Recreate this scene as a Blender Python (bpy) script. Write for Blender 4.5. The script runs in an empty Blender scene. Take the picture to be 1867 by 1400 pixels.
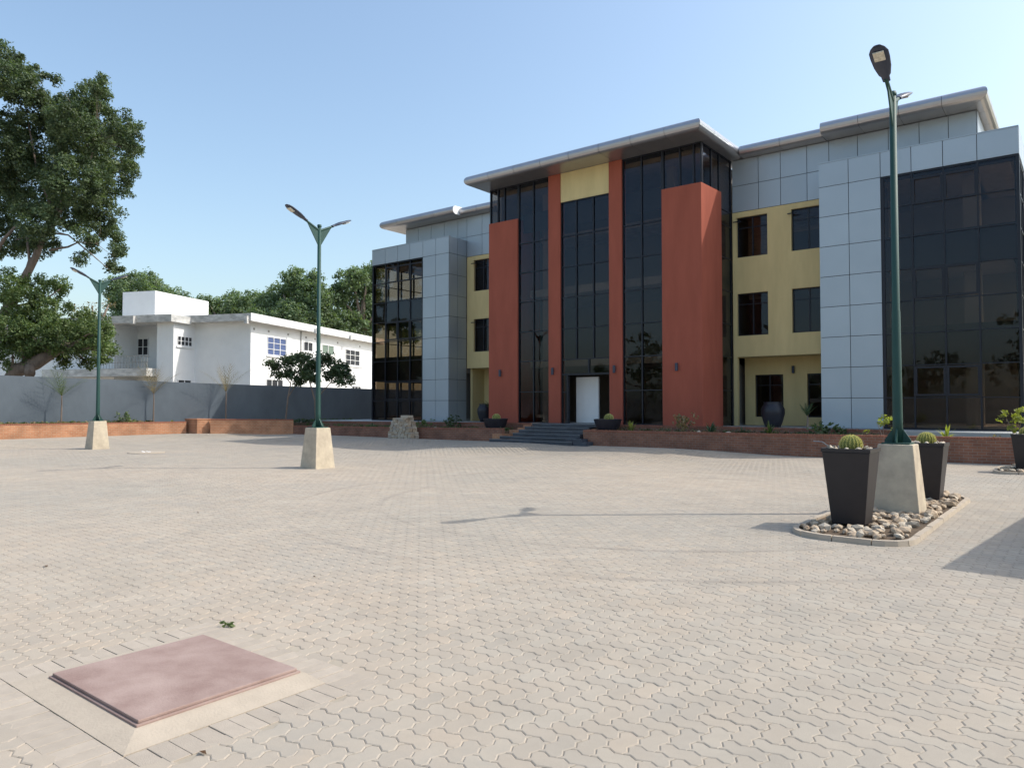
import bpy, bmesh, math, random
import numpy as np
from mathutils import Vector, Matrix
random.seed(7); rng=np.random.default_rng(11)
SC=bpy.context.scene; COL=SC.collection; R=math.radians
# ------------------------------------------------------------------ helpers
WLOC={}
def link(o): COL.objects.link(o); return o
def tag(o,label=None,cat=None,group=None,kind=None):
    if label: o['label']=label
    if cat: o['category']=cat
    if group: o['group']=group
    if kind: o['kind']=kind
    return o
def wl(o): return WLOC.get(o.name,Vector((0,0,0)))
def thing(name,label,cat,loc=(0,0,0),group=None):
    o=link(bpy.data.objects.new(name,None)); o.location=loc; WLOC[o.name]=Vector(loc); o.empty_display_size=.3
    return tag(o,label,cat,group)
def meshobj(name,V,F,mat,parent=None,smooth=False,origin=None,matidx=None):
    V=np.asarray(V,dtype=float).reshape(-1,3)
    if origin is None:
        lo=V.min(0);hi=V.max(0); origin=Vector(((lo[0]+hi[0])/2,(lo[1]+hi[1])/2,lo[2]))
    else: origin=Vector(origin)
    me=bpy.data.meshes.new(name)
    me.from_pydata((V-np.array(origin)).tolist(),[],F)
    mats=mat if isinstance(mat,(list,tuple)) else [mat]
    for m in mats: me.materials.append(m)
    if matidx is not None: me.polygons.foreach_set('material_index',matidx)
    if smooth: me.polygons.foreach_set('use_smooth',[True]*len(me.polygons))
    me.update()
    o=link(bpy.data.objects.new(name,me)); WLOC[o.name]=origin
    if parent is not None:
        o.parent=parent; o.location=origin-wl(parent)
    else: o.location=origin
    return o
class MB:
    def __init__(s): s.V=[];s.F=[];s.M=[]
    def add(s,vs,fs,m=0):
        n=len(s.V); s.V+= [tuple(v) for v in vs]; s.F+=[tuple(i+n for i in f) for f in fs]; s.M+=[m]*len(fs); return s
    def box(s,x0,x1,y0,y1,z0,z1,m=0,T=None):
        if x0>x1:x0,x1=x1,x0
        if y0>y1:y0,y1=y1,y0
        vs=[(x0,y0,z0),(x1,y0,z0),(x1,y1,z0),(x0,y1,z0),(x0,y0,z1),(x1,y0,z1),(x1,y1,z1),(x0,y1,z1)]
        if T: vs=[T(*v) for v in vs]
        return s.add(vs,[(0,3,2,1),(4,5,6,7),(0,1,5,4),(1,2,6,5),(2,3,7,6),(3,0,4,7)],m)
    def prism(s,pts,z0,z1,m=0):
        n=len(pts); vs=[(p[0],p[1],z0) for p in pts]+[(p[0],p[1],z1) for p in pts]
        fs=[tuple(range(n))[::-1],tuple(range(n,2*n))]+[(i,(i+1)%n,n+(i+1)%n,n+i) for i in range(n)]
        return s.add(vs,fs,m)
    def frustum(s,cx,cy,z0,z1,a0,b0,a1,b1,m=0,rz=0):
        c,q=math.cos(rz),math.sin(rz); vs=[]
        for z,a,b in ((z0,a0/2,b0/2),(z1,a1/2,b1/2)):
            for sx,sy in ((-1,-1),(1,-1),(1,1),(-1,1)):
                x,y=sx*a,sy*b; vs.append((cx+x*c-y*q,cy+x*q+y*c,z))
        return s.add(vs,[(0,3,2,1),(4,5,6,7),(0,1,5,4),(1,2,6,5),(2,3,7,6),(3,0,4,7)],m)
    def tube(s,pts,seg=8,m=0,cap=True):
        # pts: (x,y,z,r)
        P=[Vector(p[:3]) for p in pts]; n0=len(s.V); prev=None; vs=[]
        for i,p in enumerate(P):
            t=(P[min(i+1,len(P)-1)]-P[max(i-1,0)]).normalized()
            if prev is None:
                a=Vector((0,0,1)) if abs(t.z)<.9 else Vector((1,0,0)); u=t.cross(a).normalized()
            else: u=(prev-t*prev.dot(t)).normalized()
            prev=u; w=t.cross(u)
            for k in range(seg):
                an=2*math.pi*k/seg; vs.append(p+(u*math.cos(an)+w*math.sin(an))*pts[i][3])
        fs=[]
        for i in range(len(P)-1):
            for k in range(seg):
                a=i*seg+k;b=i*seg+(k+1)%seg; fs.append((a,b,b+seg,a+seg))
        if cap: fs+=[tuple(range(seg))[::-1],tuple(range((len(P)-1)*seg,len(P)*seg))]
        return s.add(vs,fs,m)
    def lathe(s,cx,cy,prof,seg=20,m=0,rib=0,nr=0):
        vs=[];fs=[]
        for r,z in prof:
            for k in range(seg):
                a=2*math.pi*k/seg; rr=r*(1+rib*math.cos(nr*a)) if rib else r
                vs.append((cx+rr*math.cos(a),cy+rr*math.sin(a),z))
        for i in range(len(prof)-1):
            for k in range(seg):
                a=i*seg+k;b=i*seg+(k+1)%seg; fs.append((a,b,b+seg,a+seg))
        fs+=[tuple(range(seg))[::-1],tuple(range((len(prof)-1)*seg,len(prof)*seg))]
        return s.add(vs,fs,m)
    def build(s,name,mat,parent=None,smooth=False,bevel=0,origin=None):
        o=meshobj(name,s.V,s.F,mat,parent,smooth,origin,s.M if isinstance(mat,(list,tuple)) else None)
        if bevel:
            b=o.modifiers.new('bevel','BEVEL'); b.width=bevel; b.segments=2; b.limit_method='ANGLE'; b.angle_limit=R(40)
        return o
# ------------------------------------------------------------------ materials
def newmat(name):
    m=bpy.data.materials.new(name); m.use_nodes=True; nt=m.node_tree; return m,nt,nt.nodes['Principled BSDF']
def N(nt,t,**kw):
    n=nt.nodes.new(t)
    for k,v in kw.items():
        if k in n.inputs.keys(): n.inputs[k].default_value=v
        else: setattr(n,k,v)
    return n
def rgb(c): return (c[0],c[1],c[2],1)
def plain(name,col,rough=.8,metal=0,var=.12,scale=3,bump=0,bscale=60,spec=.4,col2=None,island=0,stretch=None,detail=6):
    m,nt,b=newmat(name)
    g=N(nt,'ShaderNodeNewGeometry'); L=nt.links
    mp=N(nt,'ShaderNodeMapping'); L.new(g.outputs['Position'],mp.inputs['Vector'])
    if stretch: mp.inputs['Scale'].default_value=stretch
    no=N(nt,'ShaderNodeTexNoise',Scale=scale,Detail=detail); L.new(mp.outputs[0],no.inputs['Vector'])
    no.inputs['Roughness'].default_value=.62
    r=N(nt,'ShaderNodeValToRGB'); L.new(no.outputs['Fac'],r.inputs['Fac'])
    r.color_ramp.elements[0].position=.3; r.color_ramp.elements[1].position=.7
    c2=col2 or tuple(min(1,c*(1+var)) for c in col)
    r.color_ramp.elements[0].color=rgb(tuple(c*(1-var) for c in col)); r.color_ramp.elements[1].color=rgb(c2)
    out=r.outputs['Color']
    if island:
        mr=N(nt,'ShaderNodeMapRange'); L.new(g.outputs['Random Per Island'],mr.inputs['Value'])
        mr.inputs['To Min'].default_value=1-island; mr.inputs['To Max'].default_value=1+island
        mx=N(nt,'ShaderNodeVectorMath',operation='SCALE'); L.new(out,mx.inputs[0]); L.new(mr.outputs[0],mx.inputs['Scale']); out=mx.outputs[0]
    L.new(out,b.inputs['Base Color'])
    b.inputs['Roughness'].default_value=rough; b.inputs['Metallic'].default_value=metal; b.inputs['Specular IOR Level'].default_value=spec
    if bump:
        n2=N(nt,'ShaderNodeTexNoise',Scale=bscale,Detail=4); L.new(g.outputs['Position'],n2.inputs['Vector'])
        bp=N(nt,'ShaderNodeBump',Strength=bump,Distance=.01); L.new(n2.outputs['Fac'],bp.inputs['Height']); L.new(bp.outputs[0],b.inputs['Normal'])
    return m
def brickmat(name,c1,c2,mort,bw=.23,bh=.085,ms=.008,dirt=.25):
    m,nt,b=newmat(name); L=nt.links
    g=N(nt,'ShaderNodeNewGeometry'); sp=N(nt,'ShaderNodeSeparateXYZ'); L.new(g.outputs['Position'],sp.inputs[0])
    ad=N(nt,'ShaderNodeMath',operation='ADD'); L.new(sp.outputs['X'],ad.inputs[0]); L.new(sp.outputs['Y'],ad.inputs[1])
    cb=N(nt,'ShaderNodeCombineXYZ'); L.new(ad.outputs[0],cb.inputs['X']); L.new(sp.outputs['Z'],cb.inputs['Y'])
    br=N(nt,'ShaderNodeTexBrick'); L.new(cb.outputs[0],br.inputs['Vector'])
    br.inputs['Scale'].default_value=1; br.inputs['Brick Width'].default_value=bw; br.inputs['Row Height'].default_value=bh; br.inputs['Mortar Size'].default_value=ms
    br.inputs['Color1'].default_value=rgb(c1); br.inputs['Color2'].default_value=rgb(c2); br.inputs['Mortar'].default_value=rgb(mort)
    no=N(nt,'ShaderNodeTexNoise',Scale=1.6,Detail=7); L.new(g.outputs['Position'],no.inputs['Vector'])
    mr=N(nt,'ShaderNodeMapRange'); L.new(no.outputs['Fac'],mr.inputs['Value']); mr.inputs['From Min'].default_value=.3; mr.inputs['From Max'].default_value=.7
    mr.inputs['To Min'].default_value=1-dirt; mr.inputs['To Max'].default_value=1+dirt
    mx=N(nt,'ShaderNodeVectorMath',operation='SCALE'); L.new(br.outputs['Color'],mx.inputs[0]); L.new(mr.outputs[0],mx.inputs['Scale']); L.new(mx.outputs[0],b.inputs['Base Color'])
    bp=N(nt,'ShaderNodeBump',Strength=.6,Distance=.01,invert=True); L.new(br.outputs['Fac'],bp.inputs['Height']); L.new(bp.outputs[0],b.inputs['Normal'])
    b.inputs['Roughness'].default_value=.9
    return m
def glassmat(name,tint,rough=0.0,refl=(.44,.53,.68)):
    m=bpy.data.materials.new(name); m.use_nodes=True; nt=m.node_tree; nt.nodes.clear(); L=nt.links
    out=N(nt,'ShaderNodeOutputMaterial'); mix=N(nt,'ShaderNodeMixShader'); L.new(mix.outputs[0],out.inputs[0])
    t=N(nt,'ShaderNodeBsdfTransparent'); t.inputs[0].default_value=rgb(tint); gl=N(nt,'ShaderNodeBsdfGlossy'); gl.inputs['Roughness'].default_value=rough
    gl.inputs[0].default_value=rgb(refl)
    fr=N(nt,'ShaderNodeFresnel',IOR=1.45); gb=N(nt,'ShaderNodeNewGeometry'); mi=N(nt,'ShaderNodeMapRange'); L.new(gb.outputs['Backfacing'],mi.inputs['Value'])
    mi.inputs['To Min'].default_value=1.45; mi.inputs['To Max'].default_value=1/1.45; L.new(mi.outputs[0],fr.inputs['IOR']); L.new(fr.outputs[0],mix.inputs[0]); L.new(t.outputs[0],mix.inputs[1]); L.new(gl.outputs[0],mix.inputs[2])
    g=N(nt,'ShaderNodeNewGeometry'); no=N(nt,'ShaderNodeTexNoise',Scale=.9,Detail=2); L.new(g.outputs['Position'],no.inputs['Vector'])
    bp=N(nt,'ShaderNodeBump',Strength=.05,Distance=.05); L.new(no.outputs['Fac'],bp.inputs['Height']); L.new(bp.outputs[0],gl.inputs['Normal'])
    return m
def leafmat(name,c,c2,trans=.35):
    m=bpy.data.materials.new(name); m.use_nodes=True; nt=m.node_tree; nt.nodes.clear(); L=nt.links
    out=N(nt,'ShaderNodeOutputMaterial'); mix=N(nt,'ShaderNodeMixShader'); L.new(mix.outputs[0],out.inputs[0]); mix.inputs[0].default_value=trans
    d=N(nt,'ShaderNodeBsdfPrincipled'); d.inputs['Roughness'].default_value=.55; d.inputs['Specular IOR Level'].default_value=.35
    t=N(nt,'ShaderNodeBsdfTranslucent')
    L.new(d.outputs[0],mix.inputs[1]); L.new(t.outputs[0],mix.inputs[2])
    g=N(nt,'ShaderNodeNewGeometry'); r=N(nt,'ShaderNodeValToRGB'); L.new(g.outputs['Random Per Island'],r.inputs['Fac'])
    r.color_ramp.elements[0].color=rgb(c); r.color_ramp.elements[1].color=rgb(c2)
    no=N(nt,'ShaderNodeTexNoise',Scale=.7,Detail=2); L.new(g.outputs['Position'],no.inputs['Vector'])
    mr=N(nt,'ShaderNodeMapRange'); L.new(no.outputs['Fac'],mr.inputs['Value']); mr.inputs['From Min'].default_value=.3; mr.inputs['From Max'].default_value=.7
    mr.inputs['To Min'].default_value=.7; mr.inputs['To Max'].default_value=1.35
    mx=N(nt,'ShaderNodeVectorMath',operation='SCALE'); L.new(r.outputs[0],mx.inputs[0]); L.new(mr.outputs[0],mx.inputs['Scale'])
    L.new(mx.outputs[0],d.inputs['Base Color'])
    m2=N(nt,'ShaderNodeVectorMath',operation='MULTIPLY'); L.new(mx.outputs[0],m2.inputs[0]); m2.inputs[1].default_value=(1.5,1.6,.6); L.new(m2.outputs[0],t.inputs[0])
    return m
def pavermat():
    m,nt,b=newmat('clay_coloured_concrete_paver'); L=nt.links
    g=N(nt,'ShaderNodeNewGeometry')
    big=N(nt,'ShaderNodeTexNoise',Scale=.16,Detail=5); L.new(g.outputs['Position'],big.inputs['Vector'])
    r=N(nt,'ShaderNodeValToRGB'); L.new(big.outputs['Fac'],r.inputs['Fac'])
    r.color_ramp.elements[0].position=.36; r.color_ramp.elements[1].position=.66
    r.color_ramp.elements[0].color=(.352,.315,.264,1); r.color_ramp.elements[1].color=(.402,.341,.275,1)
    isl=N(nt,'ShaderNodeValToRGB'); L.new(g.outputs['Random Per Island'],isl.inputs['Fac'])
    e=isl.color_ramp.elements; e[0].color=(.93,.945,.96,1); e[1].color=(1.05,1.02,.99,1)
    x=e.new(.5); x.color=(1,.99,.98,1); x=e.new(.8); x.color=(1.0,1.02,1.03,1)
    m1=N(nt,'ShaderNodeVectorMath',operation='MULTIPLY'); L.new(r.outputs[0],m1.inputs[0]); L.new(isl.outputs[0],m1.inputs[1])
    mid=N(nt,'ShaderNodeTexNoise',Scale=1.3,Detail=8); mid.inputs['Roughness'].default_value=.7; L.new(g.outputs['Position'],mid.inputs['Vector'])
    mr=N(nt,'ShaderNodeMapRange'); L.new(mid.outputs['Fac'],mr.inputs['Value']); mr.inputs['From Min'].default_value=.3; mr.inputs['From Max'].default_value=.7; mr.inputs['To Min'].default_value=.9; mr.inputs['To Max'].default_value=1.08
    fine=N(nt,'ShaderNodeTexNoise',Scale=190,Detail=3); L.new(g.outputs['Position'],fine.inputs['Vector'])
    mf=N(nt,'ShaderNodeMapRange'); L.new(fine.outputs['Fac'],mf.inputs['Value']); mf.inputs['From Min'].default_value=.3; mf.inputs['From Max'].default_value=.7; mf.inputs['To Min'].default_value=.93; mf.inputs['To Max'].default_value=1.06
    mm=N(nt,'ShaderNodeMath',operation='MULTIPLY'); L.new(mr.outputs[0],mm.inputs[0]); L.new(mf.outputs[0],mm.inputs[1])
    m2=N(nt,'ShaderNodeVectorMath',operation='SCALE'); L.new(m1.outputs[0],m2.inputs[0]); L.new(mm.outputs[0],m2.inputs['Scale'])
    # worn tyre arcs on the blocks
    def ring(cx,cy,r,w,prev,amt):
        d=N(nt,'ShaderNodeVectorMath',operation='DISTANCE'); L.new(g.outputs['Position'],d.inputs[0]); d.inputs[1].default_value=(cx,cy,0)
        s_=N(nt,'ShaderNodeMath',operation='SUBTRACT'); L.new(d.outputs['Value'],s_.inputs[0]); s_.inputs[1].default_value=r
        a_=N(nt,'ShaderNodeMath',operation='ABSOLUTE'); L.new(s_.outputs[0],a_.inputs[0])
        q=N(nt,'ShaderNodeMapRange'); L.new(a_.outputs[0],q.inputs['Value']); q.inputs['From Min'].default_value=w; q.inputs['From Max'].default_value=0; q.inputs['To Max'].default_value=amt
        k=N(nt,'ShaderNodeTexNoise',Scale=.35,Detail=3); L.new(g.outputs['Position'],k.inputs['Vector'])
        kk=N(nt,'ShaderNodeMapRange'); L.new(k.outputs['Fac'],kk.inputs['Value']); kk.inputs['From Min'].default_value=.42; kk.inputs['From Max'].default_value=.6
        mu=N(nt,'ShaderNodeMath',operation='MULTIPLY'); L.new(q.outputs[0],mu.inputs[0]); L.new(kk.outputs[0],mu.inputs[1])
        mx=N(nt,'ShaderNodeMix',data_type='RGBA'); L.new(mu.outputs[0],mx.inputs[0]); L.new(prev,mx.inputs[6]); mx.inputs[7].default_value=(.16,.145,.13,1)
        return mx.outputs[2]
    o_=ring(-6.4,12.0,4.68,.09,m2.outputs[0],.45); o_=ring(-6.4,12.0,6.2,.09,o_,.35)
    # greyish damp staining and pale sand drifts
    st=N(nt,'ShaderNodeTexNoise',Scale=.33,Detail=7); st.inputs['Roughness'].default_value=.75; L.new(g.outputs['Position'],st.inputs['Vector'])
    sr=N(nt,'ShaderNodeMapRange'); L.new(st.outputs['Fac'],sr.inputs['Value']); sr.inputs['From Min'].default_value=.52; sr.inputs['From Max'].default_value=.68; sr.inputs['To Max'].default_value=.55
    mx=N(nt,'ShaderNodeMix',data_type='RGBA'); L.new(sr.outputs[0],mx.inputs[0]); L.new(o_,mx.inputs[6]); mx.inputs[7].default_value=(.29,.275,.245,1)
    L.new(mx.outputs[2],b.inputs['Base Color'])
    b.inputs['Roughness'].default_value=.85; b.inputs['Specular IOR Level'].default_value=.3
    bp=N(nt,'ShaderNodeBump',Strength=.35,Distance=.003); L.new(fine.outputs['Fac'],bp.inputs['Height']); L.new(bp.outputs[0],b.inputs['Normal'])
    return m
M=dict(
 paver=pavermat(),
 ground=plain('sandy_ground',(.34,.295,.235),.95,var=.12,scale=.5,bump=.3,bscale=30),
 joint=plain('joint_sand',(.31,.27,.215),.95,var=.1,scale=4),
 border=plain('border_paver',(.39,.335,.275),.9,var=.07,scale=8,island=.07,bump=.3,bscale=150),
 concrete=plain('cast_concrete',(.49,.41,.32),.9,var=.2,scale=3.2,bump=.4,bscale=40,col2=(.60,.52,.39)),
 slab=plain('smooth_concrete',(.425,.36,.285),.9,var=.08,scale=5,bump=.3,bscale=60),
 lid=plain('oxide_red_concrete',(.27,.178,.152),.8,var=.1,scale=3,bump=.25,bscale=70,col2=(.37,.275,.24)),
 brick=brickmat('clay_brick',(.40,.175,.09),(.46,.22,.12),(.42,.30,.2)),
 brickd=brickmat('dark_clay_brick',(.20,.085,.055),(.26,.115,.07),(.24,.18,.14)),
 cap=plain('brick_coping',(.30,.12,.075),.9,var=.15,scale=9,stretch=(1,1,1)),
 silver=plain('silver_composite_panel',(.375,.43,.475),.42,metal=.35,var=.03,scale=.6,island=.035,detail=2),
 roofm=plain('brushed_roof_metal',(.44,.44,.46),.3,metal=.75,var=.04,scale=1.5,island=.04,detail=2),
 backing=plain('dark_backing',(.05,.05,.055),.7),
 red=plain('terracotta_plaster',(.335,.095,.062),.9,var=.10,scale=1.3,stretch=(1.6,1.6,.35),bump=.25,bscale=45,spec=.2),
 yellow=plain('ochre_plaster',(.64,.52,.265),.9,var=.08,scale=1.3,stretch=(1.6,1.6,.35),bump=.2,bscale=45,spec=.2),
 frame=plain('charcoal_aluminium',(.016,.018,.026),.4,metal=.3,spec=.4),
 glass=glassmat('tinted_glass',(.70,.645,.59)),
 spandrel=plain('spandrel_panel',(.022,.024,.03),.5),
 interior=plain('interior_plaster',(.27,.255,.235),.9,var=.06,scale=1),
 ceil=plain('interior_ceiling',(.35,.34,.32),.9),
 white=plain('white_paint',(.84,.85,.85),.85,var=.035,scale=1.2,bump=.15,bscale=20,spec=.2),
 whited=plain('weathered_white_paint',(.50,.50,.48),.9,var=.3,scale=1.6,col2=(.74,.73,.70),stretch=(1,1,2.5)),
 slate=plain('slate_tile',(.045,.058,.078),.35,var=.25,scale=2.5,island=.2),
 nosing=plain('step_nosing',(.16,.18,.20),.5),
 terrace=plain('pale_terrace_tile',(.40,.41,.40),.6,var=.08,scale=2),
 greywall=plain('grey_masonry_paint',(.115,.14,.165),.9,var=.14,scale=.8,bump=.3,bscale=14,stretch=(1,1,.6)),
 soil=plain('planting_soil',(.10,.07,.045),.95,var=.35,scale=6,bump=.8,bscale=18),
 green=plain('green_pole_paint',(.010,.055,.045),.6,var=.08,spec=.5),
 lamp=plain('lamp_housing',(.035,.045,.075),.4,spec=.5),
 lens=plain('lamp_lens',(.62,.58,.48),.3,var=.3,scale=25),
 pot=plain('charcoal_planter',(.022,.018,.020),.5,var=.12,scale=6,spec=.45),
 jar=plain('dark_glazed_jar',(.022,.022,.03),.4,var=.2,scale=5),
 rock=plain('tan_broken_stone',(.36,.25,.165),.9,var=.3,scale=9,col2=(.60,.49,.36),bump=.6,bscale=25),
 rockw=plain('pale_broken_stone',(.50,.43,.34),.9,var=.25,scale=12,bump=.5,bscale=25),
 cactus=plain('cactus_flesh',(.17,.19,.05),.7,var=.2,scale=14),
 spine=plain('cactus_spines',(.72,.68,.28),.6,var=.1),
 bark=plain('grey_brown_bark',(.20,.155,.125),.95,var=.3,scale=3,stretch=(2,2,.5),bump=.9,bscale=9),
 barkcut=plain('fresh_cut_wood',(.45,.27,.12),.9,var=.2,scale=6),
 dry=plain('dry_leaf',(.16,.085,.04),.9),
 curtain=plain('blue_curtain',(.09,.13,.27),.9,var=.1,scale=5),
 blind=plain('green_blind',(.18,.24,.20),.9),
 drain=plain('iron_pipe',(.30,.29,.27),.7),
 fleaf=leafmat('ficus_leaf',(.045,.08,.045),(.12,.155,.08),.3),
 gleaf=leafmat('bright_leaf',(.055,.10,.035),(.14,.18,.07),.32),
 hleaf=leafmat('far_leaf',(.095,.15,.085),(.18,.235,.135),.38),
 dleaf=leafmat('dark_shrub_leaf',(.045,.075,.035),(.085,.12,.06),.3),
 yleaf=leafmat('yellow_green_leaf',(.20,.24,.05),(.34,.36,.10),.4),
 bleaf=leafmat('dry_twig_leaf',(.16,.13,.07),(.25,.19,.11),.3),
 aleaf=leafmat('agave_leaf',(.05,.10,.06),(.09,.15,.09),.15),
)
# ------------------------------------------------------------------ terrain height
def sm(a,b,x):
    t=np.clip((np.asarray(x,dtype=float)-a)/(b-a),0,1); return t*t*(3-2*t)
def hgt(x,y):
    x=np.asarray(x,dtype=float); y=np.asarray(y,dtype=float)
    h=.10*sm(20,25,y)*sm(-7,-13,x)
    h=np.maximum(h,.15*sm(-32,-39.5,x))
    h=h+.035*np.sin(x*.95+1.1)*sm(17,21,y)*sm(26,24.5,y)
    h=h+.012*np.sin(x*.45+y*.3)*np.sin(y*.5-x*.2)*sm(6,10,y)
    return h
def hz(x,y): return float(hgt(x,y))
# ------------------------------------------------------------------ ground + paving
def ground():
    xs=np.concatenate([[-900,-300,-120,-70],np.arange(-50,12.1,1.),[40,120,300,900]]); ys=np.concatenate([[-900,-300,-100,-40,-15],np.arange(-6,27.1,1.),[50,90,200,400,900]])
    X,Y=np.meshgrid(xs,ys); Z=hgt(X,Y)-.0052
    Z=np.where((Y>26.5)|(X<-46)|(X>8),-.0052,Z)
    V=np.stack([X.ravel(),Y.ravel(),Z.ravel()],1); nx=len(xs); F=[]
    for j in range(len(ys)-1):
        for i in range(nx-1):
            a=j*nx+i; F.append((a,a+1,a+nx+1,a+nx))
    o=meshobj('ground',V,F,M['ground'],smooth=True,origin=(0,0,0)); tag(o,kind='structure')
ground()
LIDX=(-5.07,-3.95); LIDY=(1.87,2.86)
EX=(LIDX[0]-.44,LIDX[1]+.22+.24, LIDY[0]-.17-.24, LIDY[1]+.28)   # paver-free rectangle round the manhole
def paving():
    S=.115; A=.0125
    prof=[(0,0),(.30,A),(.70,-A)]
    def outline(w,h):
        P=[]
        for c in range(w):
            for t,d in prof: P.append(((c+t)*S,0+d))
        for c in range(h):
            for t,d in prof: P.append((w*S+d,(c+t)*S))
        for c in range(w,0,-1):
            for t,d in [(0,0),(.30,0),(.70,0)]:
                s=1-t; dd=np.interp(s,[0,.3,.7,1],[0,A,-A,0]); P.append(((c-1+s)*S,h*S+dd))
        for c in range(h,0,-1):
            for t in (0,.3,.7):
                s=1-t; dd=np.interp(s,[0,.3,.7,1],[0,A,-A,0]); P.append((0+dd,(c-1+s)*S))
        return np.array(P)
    def template(w,h):
        P=outline(w,h); n=len(P); c=P.mean(0)
        nx=np.roll(P,-1,0)-np.roll(P,1,0); nn=np.stack([-nx[:,1],nx[:,0]],1); nn/=np.linalg.norm(nn,axis=1)[:,None]
        base=P+nn*.0009; top=P+nn*.0082
        Z0=np.full(n,-.010); Z1=np.zeros(n)
        mid=np.concatenate([base,(P+nn*.0013),top]); z=np.concatenate([Z0,np.full(n,-.0040),Z1])
        return np.column_stack([mid,z]),n
    TH,n=template(2,1); TV,_=template(1,2)
    I0=int(-46/S);I1=int(5/S);J0=int(1.2/S);J1=int(26.2/S)
    I,J=np.meshgrid(np.arange(I0,I1),np.arange(J0,J1)); I=I.ravel();J=J.ravel()
    x=(I+.7)*S;y=(J+.7)*S
    fw=-x*math.sin(R(38.1))+y*math.cos(R(38.1)); rt=x*math.cos(R(38.1))+y*math.sin(R(38.1))
    keep=(fw>2.3)&(np.abs(rt)<fw*.72+1.3)
    keep&=(x>-40.6)&(y<25.95)&~((x<-38.3)&(y>21.4))&~((x<-36)&(y>21.9+(x+38.6)*1.6))
    keep&=~((x>EX[0]+.02)&(x<EX[1])&(y>EX[2]+.02)&(y<EX[3]))
    I=I[keep];J=J[keep]; k=(I-J)%4
    allV=[];cnt=0
    for T_,kk,w,h in ((TH,0,2,1),(TV,3,1,2)):
        i=I[k==kk].astype(float)*S; j=J[k==kk].astype(float)*S; m=len(i)
        V=np.repeat(T_[None],m,0).copy()
        cxm=w*S/2; cym=h*S/2
        tx=rng.normal(0,.005,m)[:,None]; ty=rng.normal(0,.005,m)[:,None]; dz=rng.normal(0,.0007,m)[:,None]
        V[:,:,2]+=tx*(V[:,:,0]-cxm)+ty*(V[:,:,1]-cym)+dz
        V[:,:,0]+=i[:,None]; V[:,:,1]+=j[:,None]
        V[:,:,2]+=hgt(i[:,None]+cxm+0*V[:,:,0],j[:,None]+cym+0*V[:,:,0])
        allV.append(V)
    V=np.concatenate(allV); m=len(V); nv=3*n
    V=V.reshape(-1,3)
    # faces: ring quads + top ngon
    q=[]
    for r in range(2):
        for a in range(n):
            b=(a+1)%n; q.append((r*n+a,r*n+b,(r+1)*n+b,(r+1)*n+a))
    q=np.array(q); top=np.arange(2*n,3*n)
    per=np.concatenate([q.ravel(),top]); loops=(per[None]+np.arange(m)[:,None]*nv).ravel()
    sizes=np.array([4]*len(q)+[n]); tot=np.tile(sizes,m); start=np.concatenate([[0],np.cumsum(tot)[:-1]])
    me=bpy.data.meshes.new('paving'); me.vertices.add(len(V)); me.vertices.foreach_set('co',V.ravel())
    me.loops.add(len(loops)); me.loops.foreach_set('vertex_index',loops.astype(np.int32))
    me.polygons.add(len(tot)); me.polygons.foreach_set('loop_start',start.astype(np.int32)); me.polygons.foreach_set('loop_total',tot.astype(np.int32))
    me.update(calc_edges=True); me.validate(); me.polygons.foreach_set('use_smooth',np.zeros(len(tot),dtype=bool)); me.update()
    me.materials.append(M['paver'])
    o=link(bpy.data.objects.new('paving',me)); tag(o,kind='structure'); print('pavers',m)
paving()
def manhole():
    t=thing('manhole','oxide red manhole lid in a sloping concrete collar set in the paving','manhole',(-4.5,2.36,0))
    x0,x1=LIDX;y0,y1=LIDY
    mb=MB()
    # sloping concrete collar
    ox0,ox1,oy0,oy1=x0-.20,x1+.22,y0-.17,y1+.04
    ix0,ix1,iy0,iy1=x0-.03,x1+.03,y0-.03,y1+.03
    vs=[(ox0,oy0,.004),(ox1,oy0,.004),(ox1,oy1,.004),(ox0,oy1,.004),(ix0,iy0,.028),(ix1,iy0,.028),(ix1,iy1,.028),(ix0,iy1,.028),(ox0,oy0,-.05),(ox1,oy0,-.05),(ox1,oy1,-.05),(ox0,oy1,-.05)]
    mb.add(vs,[(0,1,5,4),(1,2,6,5),(2,3,7,6),(3,0,4,7),(4,5,6,7),(8,9,1,0),(9,10,2,1),(10,11,3,2),(11,8,0,3)])
    mb.build('concrete_collar',M['slab'],t)
    l=MB(); l.box(x0-.012,x1+.012,y0-.012,y1+.012,.022,.040)
    l.box(x0+.004,x1-.004,y0+.004,y1-.004,.0402,.058)
    l.build('lid',M['lid'],t,bevel=.004)
    # rectangular header blocks round the collar
    b=MB(); g=.004; s=.112
    bx0,bx1,by0,by1=ox0,ox1,oy0,oy1
    def blk(a,b_,c,d):
        z=random.gauss(0,.0012); b.box(a+g/2,b_-g/2,c+g/2,d-g/2,-.02,.001+z)
    nx=int(round((EX[1]-EX[0])/s)); sx=(EX[1]-EX[0])/nx
    for i in range(nx):
        blk(EX[0]+i*sx,EX[0]+(i+1)*sx,EX[2],by0); blk(EX[0]+i*sx,EX[0]+(i+1)*sx,by1,EX[3])
    ny=int(round((by1-by0)/s)); sy=(by1-by0)/ny
    for i in range(ny):
        blk(EX[0],bx0,by0+i*sy,by0+(i+1)*sy); blk(bx1,EX[1],by0+i*sy,by0+(i+1)*sy)
    tag(b.build('header_pavers',M['border'],bevel=.003),kind='structure')
manhole()
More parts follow.
